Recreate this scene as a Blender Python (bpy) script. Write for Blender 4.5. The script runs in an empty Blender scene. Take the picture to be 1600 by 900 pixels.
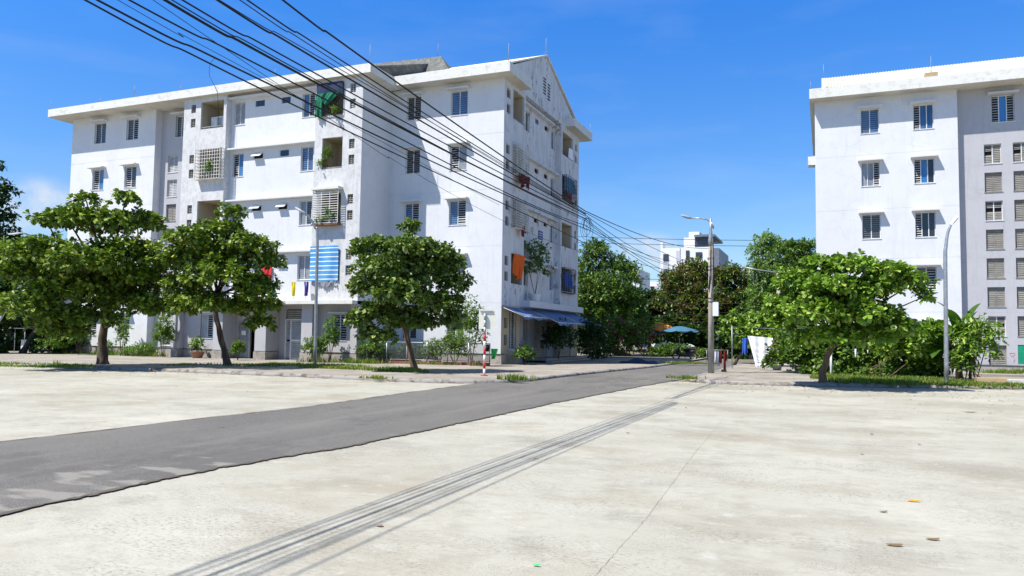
import bpy, math, random
import numpy as np
from mathutils import Vector, Matrix
rnd = random.Random(7)
rs = np.random.RandomState(11)
S = bpy.context.scene
COL = S.collection
# ------------------------------------------------------------------ camera
def camera_axes(yaw=22.45, pitch=3.6, roll=0.8):
    a, p, r = map(math.radians, (yaw, pitch, roll))
    F0 = np.array([-math.sin(a), math.cos(a), 0]); R0 = np.array([math.cos(a), math.sin(a), 0]); U0 = np.array([0, 0, 1.])
    F = math.cos(p)*F0 + math.sin(p)*U0; U = -math.sin(p)*F0 + math.cos(p)*U0
    return math.cos(r)*R0 + math.sin(r)*U, -math.sin(r)*R0 + math.cos(r)*U, F
cR, cU, cF = camera_axes()
EYE = np.array([0, 0, 1.6]); FOC = 1186.
cam_data = bpy.data.cameras.new('camera'); cam = bpy.data.objects.new('camera', cam_data); COL.objects.link(cam)
cam_data.sensor_width = 36; cam_data.lens = 36*FOC/1600; cam_data.clip_end = 3000; cam_data.clip_start = .05
M = Matrix.Identity(4)
for i in range(3):
    M[i][0] = cR[i]; M[i][1] = cU[i]; M[i][2] = -cF[i]; M[i][3] = EYE[i]
cam.matrix_world = M; S.camera = cam
# ------------------------------------------------------------------ sky, sun, exposure
L = Vector((.80, 1.0, -2.05)).normalized()          # direction the light travels
sun_el = math.asin(-L.z); sun_az = math.atan2(-L.x, -L.y)   # clockwise from +Y
sd = bpy.data.lights.new('sun', 'SUN'); sd.energy = 5.0; sd.angle = math.radians(.53); sd.color = (1, .95, .87)
so = bpy.data.objects.new('sun', sd); COL.objects.link(so); so.rotation_euler = L.to_track_quat('-Z', 'Y').to_euler(); so.location = (0, 0, 40)
W = bpy.data.worlds.new('World'); S.world = W; W.use_nodes = True
wn = W.node_tree.nodes; wl = W.node_tree.links; wn.clear()
def N(t, **k):
    n = wn.new(t)
    for a, b in k.items(): setattr(n, a, b)
    return n
sky = N('ShaderNodeTexSky', sky_type='NISHITA', sun_disc=False, sun_elevation=sun_el, sun_rotation=sun_az, air_density=1.0, dust_density=.25, ozone_density=3.2)
hsv = N('ShaderNodeHueSaturation'); hsv.inputs['Saturation'].default_value = 1.16; hsv.inputs['Value'].default_value = 1.0
wl.new(sky.outputs[0], hsv.inputs['Color'])
tc = N('ShaderNodeTexCoord')
zz = N('ShaderNodeSeparateXYZ'); wl.new(tc.outputs['Generated'], zz.inputs[0])
zr = N('ShaderNodeMapRange'); zr.inputs[1].default_value = .10; zr.inputs[2].default_value = .42; wl.new(zz.outputs[2], zr.inputs[0])
tm_ = N('ShaderNodeMix', data_type='RGBA'); wl.new(zr.outputs[0], tm_.inputs[0]); tm_.inputs[6].default_value = (1.15, 1.25, 1.40, 1); tm_.inputs[7].default_value = (.54, 1.34, 2.10, 1)
zh = N('ShaderNodeMapRange'); zh.inputs[1].default_value = .46; zh.inputs[2].default_value = .80; wl.new(zz.outputs[2], zh.inputs[0])
tn_ = N('ShaderNodeMix', data_type='RGBA'); wl.new(zh.outputs[0], tn_.inputs[0]); wl.new(tm_.outputs[2], tn_.inputs[6]); tn_.inputs[7].default_value = (1.45, 1.25, .95, 1); tm_ = tn_
tint = N('ShaderNodeMix', data_type='RGBA', blend_type='MULTIPLY'); tint.inputs[0].default_value = 1; wl.new(hsv.outputs[0], tint.inputs[6]); wl.new(tm_.outputs[2], tint.inputs[7])
nrm = N('ShaderNodeVectorMath', operation='NORMALIZE'); wl.new(tc.outputs['Generated'], nrm.inputs[0])
noi = N('ShaderNodeTexNoise'); noi.inputs['Scale'].default_value = 9; noi.inputs['Detail'].default_value = 8; noi.inputs['Roughness'].default_value = .6
wl.new(nrm.outputs[0], noi.inputs['Vector'])
def pix_dir(x, y):
    d = cF*FOC + cR*(x-800) - cU*(y-450); return d/np.linalg.norm(d)
total = None
for (px, py, size, amp) in ((70, 325, .080, 1.0), (15, 335, .06, .85), (1000, 395, .062, .9), (965, 405, .05, .7), (-300, 300, .12, 1), (2000, 330, .12, 1.)):
    d = pix_dir(px, py)
    mp = N('ShaderNodeVectorMath', operation='SUBTRACT'); wl.new(nrm.outputs[0], mp.inputs[0]); mp.inputs[1].default_value = tuple(d)
    sc = N('ShaderNodeVectorMath', operation='MULTIPLY'); wl.new(mp.outputs[0], sc.inputs[0]); sc.inputs[1].default_value = (1/size, 1/size, 2.1/size)
    ln = N('ShaderNodeVectorMath', operation='LENGTH'); wl.new(sc.outputs[0], ln.inputs[0])
    mr = N('ShaderNodeMapRange'); mr.interpolation_type = 'SMOOTHSTEP'
    mr.inputs[1].default_value = .2; mr.inputs[2].default_value = 1.15; mr.inputs[3].default_value = amp; mr.inputs[4].default_value = 0
    wl.new(ln.outputs['Value'], mr.inputs[0])
    if total is None: total = mr.outputs[0]
    else:
        mx = N('ShaderNodeMath', operation='MAXIMUM'); wl.new(total, mx.inputs[0]); wl.new(mr.outputs[0], mx.inputs[1]); total = mx.outputs[0]
th = N('ShaderNodeMath', operation='SUBTRACT'); wl.new(noi.outputs[0], th.inputs[0]); th.inputs[1].default_value = .40
t2 = N('ShaderNodeMath', operation='MULTIPLY'); wl.new(th.outputs[0], t2.inputs[0]); t2.inputs[1].default_value = 5; t2.use_clamp = True
t3 = N('ShaderNodeMath', operation='MULTIPLY'); wl.new(t2.outputs[0], t3.inputs[0]); wl.new(total, t3.inputs[1])
# thin high cirrus streaks
mpg = N('ShaderNodeMapping'); mpg.inputs['Scale'].default_value = (2.2, 1.2, 9); mpg.inputs['Rotation'].default_value = (.3, .2, 0); wl.new(nrm.outputs[0], mpg.inputs[0])
n2 = N('ShaderNodeTexNoise'); n2.inputs['Scale'].default_value = 2.2; n2.inputs['Detail'].default_value = 6; wl.new(mpg.outputs[0], n2.inputs['Vector'])
r2 = N('ShaderNodeMapRange'); r2.inputs[1].default_value = .5; r2.inputs[2].default_value = .8; r2.inputs[4].default_value = .09; wl.new(n2.outputs[0], r2.inputs[0])
t4 = N('ShaderNodeMath', operation='MAXIMUM'); wl.new(t3.outputs[0], t4.inputs[0]); wl.new(r2.outputs[0], t4.inputs[1])
mix = N('ShaderNodeMix', data_type='RGBA'); wl.new(t4.outputs[0], mix.inputs[0]); wl.new(tint.outputs[2], mix.inputs[6]); mix.inputs[7].default_value = (7.6, 7.9, 8.4, 1)
bg = N('ShaderNodeBackground'); bg.inputs['Strength'].default_value = .073; wl.new(mix.outputs[2], bg.inputs['Color'])
wo = N('ShaderNodeOutputWorld'); wl.new(bg.outputs[0], wo.inputs[0])
S.view_settings.view_transform = 'Standard'; S.view_settings.look = 'None'; S.view_settings.gamma = 1; S.view_settings.exposure = .60
S.render.engine = 'CYCLES'
S.cycles.max_bounces = 6; S.cycles.transparent_max_bounces = 8

# ------------------------------------------------------------------ measuring: a pixel of the 1600x900 photo onto a plane of the place
def ray(x, y): return cF*FOC + cR*(x-800) - cU*(y-450)
def atY(x, y, Y):
    d = ray(x, y); return EYE + d*(Y/d[1])
def atX(x, y, X):
    d = ray(x, y); return EYE + d*(X/d[0])
def atZ(x, y, Z=0):
    d = ray(x, y); return EYE + d*((Z-1.6)/d[2])
def depth_scale(P): return FOC/float((np.array(P)-EYE) @ cF)   # pixels per metre there

# ------------------------------------------------------------------ materials
MATS = {}
class MatB:
    def __init__(s, name, color=(.5, .5, .5), rough=.8, metal=0, spec=.3):
        m = bpy.data.materials.new(name); m.use_nodes = True; s.m = m; s.n = m.node_tree.nodes; s.l = m.node_tree.links
        s.b = s.n['Principled BSDF']; s.b.inputs['Base Color'].default_value = (*color, 1)
        s.b.inputs['Roughness'].default_value = rough; s.b.inputs['Metallic'].default_value = metal
        s.b.inputs['Specular IOR Level'].default_value = spec
        s.col = None; s.base = color; MATS[name] = m; s._geo = None
    def pos(s, scale=(1, 1, 1)):
        if s._geo is None: s._geo = s.n.new('ShaderNodeNewGeometry')
        v = s.n.new('ShaderNodeVectorMath'); v.operation = 'MULTIPLY'; s.l.new(s._geo.outputs['Position'], v.inputs[0]); v.inputs[1].default_value = scale
        return v.outputs[0]
    def noise(s, scale, vs=(1, 1, 1), detail=5, rough=.6, lo=.4, hi=.6, kind='noise'):
        if kind == 'noise':
            t = s.n.new('ShaderNodeTexNoise'); t.inputs['Detail'].default_value = detail; t.inputs['Roughness'].default_value = rough; out = t.outputs[0]
        else:
            t = s.n.new('ShaderNodeTexVoronoi'); t.feature = kind; out = t.outputs[0]
        t.inputs['Scale'].default_value = scale; s.l.new(s.pos(vs), t.inputs['Vector'])
        r = s.n.new('ShaderNodeMapRange'); r.inputs[1].default_value = lo; r.inputs[2].default_value = hi; s.l.new(out, r.inputs[0])
        return r.outputs[0]
    def math(s, op, a, b):
        n = s.n.new('ShaderNodeMath'); n.operation = op
        for i, v in enumerate((a, b)):
            if isinstance(v, (int, float)): n.inputs[i].default_value = v
            else: s.l.new(v, n.inputs[i])
        return n.outputs[0]
    def layer(s, fac, color, amt=1.0):
        n = s.n.new('ShaderNodeMix'); n.data_type = 'RGBA'
        f = s.math('MULTIPLY', fac, amt); s.l.new(f, n.inputs[0])
        if s.col is None: n.inputs[6].default_value = (*s.base, 1)
        else: s.l.new(s.col, n.inputs[6])
        if isinstance(color, tuple): n.inputs[7].default_value = (*color, 1)
        else: s.l.new(color, n.inputs[7])
        s.col = n.outputs[2]; s.l.new(s.col, s.b.inputs['Base Color']); return s
    def bump(s, h, strength=.3, dist=.02):
        b = s.n.new('ShaderNodeBump'); b.inputs['Strength'].default_value = strength; b.inputs['Distance'].default_value = dist
        s.l.new(h, b.inputs['Height']); s.l.new(b.outputs[0], s.b.inputs['Normal']); return s
def plain(name, c, rough=.7, metal=0, var=.25, sc=3):
    b = MatB(name, c, rough, metal); b.layer(b.noise(sc), tuple(x*(1-var) for x in c), .8); return b.m
def height_mask(b, z0, z1):
    sp = b.n.new('ShaderNodeSeparateXYZ'); b.l.new(b.pos(), sp.inputs[0])
    r = b.n.new('ShaderNodeMapRange'); r.inputs[1].default_value = z0; r.inputs[2].default_value = z1; b.l.new(sp.outputs[2], r.inputs[0]); return r.outputs[0]

def wall_mat(name, c, grime=.5, crack=.35):
    b = MatB(name, c, .88)
    b.layer(b.noise(.35, (1, 1, 1), lo=.35, hi=.7), (c[0]*.93, c[1]*.93, c[2]*.94), .9)
    b.layer(b.noise(2.0, (3, 3, .22), detail=8, lo=.54, hi=.78), (c[0]*.74, c[1]*.735, c[2]*.72), grime)          # rain streaks
    b.layer(b.noise(1.4, (1, 1, 1), detail=12, rough=.8, lo=.50, hi=.66), (c[0]*.86, c[1]*.86, c[2]*.86), .6)
    if name == 'wall_stained':
        b.layer(b.noise(3.2, (1, 1, .8), detail=12, rough=.8, lo=.46, hi=.62), (c[0]*.68, c[1]*.68, c[2]*.66), .75)
    b.layer(b.noise(7, (1, 1, .7), detail=10, rough=.75, lo=.60, hi=.74), (c[0]*.5, c[1]*.5, c[2]*.5), grime)     # blotches
    cr = b.noise(.9, (1, 1, 1.1), lo=.012, hi=.0, kind='DISTANCE_TO_EDGE')
    b.layer(b.math('MULTIPLY', cr, b.noise(.5, lo=.5, hi=.6)), (c[0]*.6, c[1]*.6, c[2]*.6), crack)
    b.bump(b.noise(60, lo=0, hi=1), .15, .004); return b.m
wall_mat('wall_white', (.65, .66, .68), .38, .5)
wall_mat('wall_grey', (.50, .50, .56), .5, .3)
wall_mat('wall_stained', (.62, .62, .625), 1.0, .5)
wall_mat('wall_cream', (.48, .42, .31), .5, .1)
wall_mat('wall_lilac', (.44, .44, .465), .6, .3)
b = MatB('wall_peeled', (.62, .625, .645), .9)
b.layer(b.noise(1.6, (2, 2, .5), detail=9, lo=.45, hi=.75), (.40, .39, .40), .7)
pk = b.math('MULTIPLY', b.noise(2.2, (1, 1, .6), detail=10, rough=.7, lo=.555, hi=.58), b.noise(.55, lo=.46, hi=.53))
b.layer(pk, (.26, .25, .25), .85); b.bump(b.noise(40, lo=0, hi=1), .2, .004)
b = MatB('fascia', (.66, .66, .63), .9)
b.layer(b.noise(3, (1, 1, 1.2), detail=10, rough=.75, lo=.50, hi=.68), (.47, .45, .40), .8)
b.layer(b.noise(9, (1, 1, .8), detail=10, rough=.8, lo=.60, hi=.68), (.20, .19, .17), .8)
b = MatB('soffit', (.62, .58, .50), .9); b.layer(b.noise(1.2, lo=.45, hi=.7), (.48, .44, .38), .7)
b = MatB('roof_concrete', (.115, .12, .112), .95)
b.layer(b.noise(2.5, (2.5, 1, 1), detail=10, rough=.7, lo=.45, hi=.66), (.23, .235, .22), .9); b.layer(b.noise(6, (1, 1, .4), detail=8, lo=.55, hi=.7), (.07, .07, .07), .8)
b = MatB('stone_plinth', (.30, .28, .26), .95)
b.layer(b.noise(5, lo=0.02, hi=.14, kind='DISTANCE_TO_EDGE'), (.38, .35, .32), .6); b.layer(b.noise(3, lo=.5, hi=.7), (.14, .12, .10), .6)
plain('plinth_cap', (.09, .085, .08), .9)
b = MatB('corrugated_yellow', (.52, .52, .42), .6); b.layer(b.noise(2, (2, .3, .3), lo=.5, hi=.75), (.42, .41, .34), .8)
# lot concrete
b = MatB('lot_concrete', (0.360, 0.345, 0.290), .92)
b.layer(b.noise(.22, (1, .8, 1), detail=6, lo=.38, hi=.64), (0.438, 0.425, 0.366), .95)
b.layer(b.noise(.5, (.75, 1.05, 1), detail=9, rough=.68, lo=.50, hi=.66), (0.302, 0.265, 0.203), .8)
b.layer(b.noise(1.1, (.8, 1.1, 1), detail=10, rough=.72, lo=.51, hi=.64), (0.288, 0.273, 0.226), .65)
b.layer(b.noise(.16, (1, 1.6, 1), detail=10, rough=.66, lo=.52, hi=.60), (0.277, 0.262, 0.219), .6)
b.layer(b.noise(2.2, (.75, 1.05, 1), detail=12, rough=.78, lo=.55, hi=.68), (0.237, 0.211, 0.166), .55)
b.layer(b.noise(3.5, (.8, 1.2, 1), detail=10, rough=.75, lo=.56, hi=.66), (0.475, 0.465, 0.415), .7)
b.layer(b.math('MULTIPLY', b.noise(30, (.7, 1.3, 1), detail=5, lo=.52, hi=.62), b.noise(.6, (.6, 1.2, 1), detail=5, lo=.44, hi=.60)), (0.159, 0.152, 0.128), .6)
b.layer(b.math('MULTIPLY', b.noise(70, detail=3, lo=.56, hi=.66), b.noise(1.3, detail=6, lo=.46, hi=.60)), (0.087, 0.084, 0.068), .75)
b.layer(b.noise(4.5, (.8, 1.1, 1), detail=12, rough=.8, lo=.53, hi=.66), (.235, .22, .175), .45)
b.bump(b.noise(30, detail=10, lo=0, hi=1), .28, .012)
b = MatB('walk_concrete', (0.321, 0.296, 0.253), .93)
b.layer(b.noise(.6, detail=8, lo=.4, hi=.65), (0.219, 0.193, 0.165), .8); b.layer(b.noise(5, detail=8, lo=.55, hi=.7), (0.146, 0.124, 0.107), .6)
b.layer(b.noise(.45, lo=.006, hi=0, kind='DISTANCE_TO_EDGE'), (0.088, 0.073, 0.061), .8); b.bump(b.noise(50, lo=0, hi=1), .3, .01)
b = MatB('kerb_concrete', (0.292, 0.270, 0.253), .93); b.layer(b.noise(3, detail=9, lo=.48, hi=.62), (0.110, 0.088, 0.073), .9)
b = MatB('asphalt', (.100, .095, .090), .9)
b.layer(b.noise(.5, (1, .4, 1), detail=6, lo=.4, hi=.65), (.140, .132, .122), .9)
b.layer(b.noise(22, (1, 1, 1), detail=8, rough=.8, lo=.52, hi=.68), (.24, .23, .205), .55); b.layer(b.noise(17, (1, 1, 1), detail=8, rough=.8, lo=.54, hi=.70), (.045, .043, .042), .6)
b.layer(b.noise(110, detail=2, lo=.54, hi=.66), (.42, .41, .37), .75); b.layer(b.noise(80, detail=2, lo=.44, hi=.34), (.04, .04, .042), .8)
b.layer(b.noise(1.1, (1.6, .12, 1), detail=5, lo=.48, hi=.66), (.175, .165, .148), .7)
b.layer(b.noise(.35, (1, .7, 1), detail=9, rough=.7, lo=.53, hi=.57), (.098, .094, .090), .6)
b.layer(b.noise(2.2, (.6, 1.8, 1), detail=10, rough=.75, lo=.64, hi=.69), (.34, .32, .27), .6)
# thin worn cement slurry spilt over the near right edge of the asphalt
sp = b.n.new('ShaderNodeSeparateXYZ'); b.l.new(b.pos(), sp.inputs[0])
mx_ = b.n.new('ShaderNodeMapRange'); mx_.inputs[1].default_value = -9.4; mx_.inputs[2].default_value = -6.9; b.l.new(sp.outputs[0], mx_.inputs[0])
my_ = b.n.new('ShaderNodeMapRange'); my_.inputs[1].default_value = 10.5; my_.inputs[2].default_value = 6.2; b.l.new(sp.outputs[1], my_.inputs[0])
zone = b.math('MULTIPLY', mx_.outputs[0], my_.outputs[0])
t = b.n.new('ShaderNodeTexNoise'); t.inputs['Scale'].default_value = 1.7; t.inputs['Detail'].default_value = 8; b.l.new(b.pos((.8, 2.0, 1)), t.inputs['Vector'])
r_ = b.n.new('ShaderNodeMapRange'); r_.inputs[1].default_value = .80; r_.inputs[2].default_value = .88; b.l.new(b.math('ADD', t.outputs[0], b.math('MULTIPLY', zone, .36)), r_.inputs[0])
b.layer(r_.outputs[0], (.30, .285, .25), .6)
b.bump(b.noise(100, detail=4, lo=0, hi=1), .5, .012)
b = MatB('dirt', (.22, .18, .13), .95); b.layer(b.noise(.8, detail=8, lo=.4, hi=.6), (.11, .13, .05), .9); b.layer(b.noise(12, lo=.5, hi=.7), (.30, .26, .20), .5)
plain('edge_dirt', (.12, .10, .08), .95); plain('joint_fill', (.30, .275, .22), .95)
plain('frame_white', (.72, .73, .74), .5); plain('frame_grey', (.35, .36, .37), .5)
plain('metal_galv', (.40, .43, .45), .45, .6, sc=8); plain('metal_dark', (.06, .06, .065), .5, .3)
b = MatB('pole_concrete', (.36, .33, .28), .9); b.layer(b.noise(2.5, (2, 2, .6), detail=9, lo=.5, hi=.68), (.16, .13, .10), .8)
def glassy(name, c, rough=.12):
    b = MatB(name, c, rough, 0, .6); b.layer(b.noise(1.2, (2, 2, .6), lo=.35, hi=.7), tuple(x*.45 for x in c), .9); return b.m
glassy('pane_blue', (.05, .13, .28)); glassy('pane_dark', (.025, .03, .04)); glassy('pane_curtain', (.30, .33, .38), .4); glassy('pane_bright_blue', (.03, .20, .50), .35)
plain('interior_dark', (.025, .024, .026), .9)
plain('louvre_white', (.44, .45, .46), .5); plain('louvre_grey', (.36, .36, .35), .6); plain('louvre_tan', (.27, .255, .225), .7)
plain('grille_white', (.72, .70, .66), .5); plain('grille_rust', (.22, .11, .06), .8)
plain('awning_blue', (.13, .20, .38), .5, sc=1.5); plain('tarp_blue', (.06, .17, .28), .6); plain('tarp_navy', (.015, .03, .08), .6)
plain('cloth_white', (.82, .82, .85), .9, var=.06); plain('cloth_blue', (.04, .12, .50), .9); plain('cloth_red', (.32, .02, .03), .9); plain('cloth_orange', (.75, .13, .02), .9, var=.2)
plain('cloth_green', (.01, .16, .09), .85); plain('cloth_black', (.02, .02, .025), .9); plain('cloth_grey', (.28, .29, .34), .9); plain('cloth_pale', (.55, .58, .70), .9); plain('cloth_maroon', (.14, .015, .02), .9)
plain('plastic_green', (.03, .55, .10), .4); plain('panel_green', (.01, .28, .16), .5); plain('plastic_yellow', (.75, .65, .02), .6); plain('plastic_teal', (.02, .45, .28), .6); plain('plastic_purple', (.06, .03, .28), .6); plain('plastic_red', (.60, .03, .04), .6)
plain('paint_red', (.50, .035, .03), .5, var=.2); plain('paint_white', (.75, .75, .73), .5, var=.12); plain('umbrella_orange', (.75, .27, .04), .7); plain('umbrella_cream', (.60, .52, .40), .7)
plain('terracotta', (.34, .17, .11), .9); plain('bowl_white', (.60, .58, .53), .8); plain('brick_red', (.25, .10, .07), .95); plain('rubber', (.015, .015, .016), .8); plain('chrome', (.5, .5, .52), .25, .9)
plain('wood_pale', (.45, .33, .20), .9); plain('graffiti_red', (.55, .12, .10), .9); plain('sign_blue', (.01, .04, .22), .5); plain('sign_cream', (.84, .81, .68), .5, var=.05); plain('lamp_glass', (.65, .64, .58), .3); plain('tile_dark', (.10, .07, .06), .6)
plain('mould', (.17, .16, .13), .95); plain('bin_blue', (.02, .06, .22), .6); plain('far_white', (.72, .73, .74), .8, var=.1, sc=.5); plain('far_window', (.05, .06, .08), .4); plain('far_navy', (.16, .18, .23), .5)  # far_navy is paled a little, slight distance haze put into the colour
# striped blue blind : stripes are the cloth's own pattern
b = MatB('blind_blue', (.035, .26, .62), .7)
sp = b.n.new('ShaderNodeSeparateXYZ'); b.l.new(b.pos(), sp.inputs[0])
fr = b.math('FRACT', b.math('MULTIPLY', sp.outputs[2], 1/.235), 0); st = b.math('GREATER_THAN', fr, .78)
b.layer(b.noise(.9, lo=.4, hi=.6), (.14, .36, .58), .8); b.layer(b.noise(4, (1, 1, 2), detail=8, lo=.5, hi=.7), (.03, .16, .38), .6); b.layer(st, (.75, .80, .84), 1)
# bark and leaves
b = MatB('bark_dark', (.075, .055, .042), .95); b.layer(b.noise(6, (1, 1, .25), detail=8, lo=.45, hi=.65), (.17, .135, .10), .8); b.bump(b.noise(14, (1, 1, .3), lo=0, hi=1), .6, .03)
b = MatB('bark_brown', (.13, .085, .055), .95); b.layer(b.noise(6, (1, 1, .25), detail=8, lo=.45, hi=.65), (.22, .16, .11), .8); b.bump(b.noise(14, (1, 1, .3), lo=0, hi=1), .6, .03)
def leaf_mat(name, c1, c2, c3=None, trans=.35, rough=.42):
    b = MatB(name, c1, rough, 0, .35)
    at = b.n.new('ShaderNodeAttribute'); at.attribute_name = 'tint'
    sp = b.n.new('ShaderNodeSeparateColor'); b.l.new(at.outputs['Color'], sp.inputs[0])
    b.layer(sp.outputs[0], c2, 1)
    if c3:
        g = b.math('GREATER_THAN', sp.outputs[1], .90); b.layer(g, c3, 1)
    tr = b.n.new('ShaderNodeBsdfTranslucent')
    tm = b.n.new('ShaderNodeMix'); tm.data_type = 'RGBA'; tm.blend_type = 'MULTIPLY'; tm.inputs[0].default_value = 1
    b.l.new(b.col, tm.inputs[6]); tm.inputs[7].default_value = (1.5, 1.7, .7, 1); b.l.new(tm.outputs[2], tr.inputs[0])
    ms = b.n.new('ShaderNodeMixShader'); ms.inputs[0].default_value = trans
    b.l.new(b.b.outputs[0], ms.inputs[1]); b.l.new(tr.outputs[0], ms.inputs[2])
    b.l.new(ms.outputs[0], b.n['Material Output'].inputs[0]); return b.m
leaf_mat('leaf_almond', (.035, .075, .010), (.21, .31, .032), (.34, .40, .07), trans=.16)
leaf_mat('leaf_almond_bright', (.045, .10, .012), (.22, .37, .036), (.34, .43, .09), trans=.18)
leaf_mat('leaf_almond_dull', (.035, .07, .016), (.18, .27, .045), (.30, .36, .11), trans=.14)
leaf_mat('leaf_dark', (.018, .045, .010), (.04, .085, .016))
leaf_mat('leaf_mid', (.035, .085, .014), (.12, .21, .028), (.20, .28, .05), trans=.2)
leaf_mat('leaf_rust', (.045, .065, .018), (.13, .10, .035), (.20, .07, .035))
leaf_mat('leaf_pale', (.08, .16, .045), (.24, .34, .11))
leaf_mat('leaf_weed', (.06, .13, .015), (.14, .22, .03))
leaf_mat('leaf_dry', (.20, .13, .06), (.32, .22, .11), trans=.1)
leaf_mat('flower_pink', (.35, .02, .08), (.5, .05, .14), trans=.2)
leaf_mat('grass_blade', (.07, .14, .015), (.17, .24, .035), (.34, .28, .10))

# ------------------------------------------------------------------ mesh builder
class MB:
    def __init__(s): s.v = []; s.f = []; s.mi = []; s.m = 0; s.sm = []
    def quad(s, a, b, c, d):
        n = len(s.v); s.v += [tuple(a), tuple(b), tuple(c), tuple(d)]; s.f.append((n, n+1, n+2, n+3)); s.mi.append(s.m); s.sm.append(False); return s
    def poly(s, pts):
        n = len(s.v); s.v += [tuple(p) for p in pts]; s.f.append(tuple(range(n, n+len(pts)))); s.mi.append(s.m); s.sm.append(False); return s
    def box(s, x0, x1, y0, y1, z0, z1):
        if x0 > x1: x0, x1 = x1, x0
        if y0 > y1: y0, y1 = y1, y0
        if z0 > z1: z0, z1 = z1, z0
        n = len(s.v); s.v += [(x, y, z) for z in (z0, z1) for y in (y0, y1) for x in (x0, x1)]
        for q in ((0, 2, 3, 1), (4, 5, 7, 6), (0, 1, 5, 4), (2, 6, 7, 3), (0, 4, 6, 2), (1, 3, 7, 5)):
            s.f.append(tuple(n+i for i in q)); s.mi.append(s.m); s.sm.append(False)
        return s
    def obox(s, c, ax, ay, az):
        c = Vector(c); ax = Vector(ax); ay = Vector(ay); az = Vector(az); n = len(s.v)
        s.v += [tuple(c+ax*i+ay*j+az*k) for k in (-1, 1) for j in (-1, 1) for i in (-1, 1)]
        for q in ((0, 2, 3, 1), (4, 5, 7, 6), (0, 1, 5, 4), (2, 6, 7, 3), (0, 4, 6, 2), (1, 3, 7, 5)):
            s.f.append(tuple(n+i for i in q)); s.mi.append(s.m); s.sm.append(False)
        return s
    def tube(s, pts, rad, seg=8, caps=True):
        pts = [Vector(p) for p in pts]; k = len(pts)
        if not hasattr(rad, '__len__'): rad = [rad]*k
        rings = []
        for i, p in enumerate(pts):
            t = (pts[min(i+1, k-1)]-pts[max(i-1, 0)]).normalized()
            if i == 0: u = t.orthogonal().normalized()
            else: u = (u - t*u.dot(t)).normalized()
            w = t.cross(u); n = len(s.v); rings.append(n)
            for j in range(seg):
                a = 2*math.pi*j/seg; s.v.append(tuple(p+(u*math.cos(a)+w*math.sin(a))*rad[i]))
        for i in range(k-1):
            for j in range(seg):
                s.f.append((rings[i]+j, rings[i]+(j+1) % seg, rings[i+1]+(j+1) % seg, rings[i+1]+j)); s.mi.append(s.m); s.sm.append(True)
        if caps:
            s.f.append(tuple(rings[0]+j for j in reversed(range(seg)))); s.mi.append(s.m); s.sm.append(False)
            s.f.append(tuple(rings[-1]+j for j in range(seg))); s.mi.append(s.m); s.sm.append(False)
        return s
    def lathe(s, c, prof, seg=16):
        n0 = len(s.v); c = Vector(c)
        for r, z in prof:
            for j in range(seg):
                a = 2*math.pi*j/seg; s.v.append((c.x+r*math.cos(a), c.y+r*math.sin(a), c.z+z))
        for i in range(len(prof)-1):
            for j in range(seg):
                a = n0+i*seg; s.f.append((a+j, a+(j+1) % seg, a+seg+(j+1) % seg, a+seg+j)); s.mi.append(s.m); s.sm.append(True)
        return s
    def grid(s, P):      # P[i][j] points
        n0 = len(s.v); a = len(P); c = len(P[0])
        for r in P: s.v += [tuple(p) for p in r]
        for i in range(a-1):
            for j in range(c-1):
                s.f.append((n0+i*c+j, n0+i*c+j+1, n0+(i+1)*c+j+1, n0+(i+1)*c+j)); s.mi.append(s.m); s.sm.append(True)
        return s
    def build(s, name, mats, parent=None):
        if isinstance(mats, str): mats = [mats]
        me = bpy.data.meshes.new(name); me.from_pydata(s.v, [], s.f)
        for m in mats: me.materials.append(MATS[m])
        me.polygons.foreach_set('material_index', s.mi); me.polygons.foreach_set('use_smooth', s.sm); me.update()
        o = bpy.data.objects.new(name, me); COL.objects.link(o)
        if parent is not None:
            o.parent = parent; o.matrix_parent_inverse = world_of(parent).inverted()
        return o
def world_of(o):
    m = Matrix.LocRotScale(o.location, o.rotation_euler, o.scale)
    if o.parent: m = world_of(o.parent) @ o.matrix_parent_inverse @ m
    return m
def tag(o, label, cat, group=None, kind=None):
    if label: o['label'] = label
    if cat: o['category'] = cat
    if group: o['group'] = group
    if kind: o['kind'] = kind
    return o
def thing(name, label, cat, loc, group=None):
    o = bpy.data.objects.new(name, None); COL.objects.link(o); o.location = tuple(loc); o.empty_display_size = .2
    return tag(o, label, cat, group)
def struct(o): o['kind'] = 'structure'; return o
def stuff(o, label, cat): tag(o, label, cat); o['kind'] = 'stuff'; return o

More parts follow.
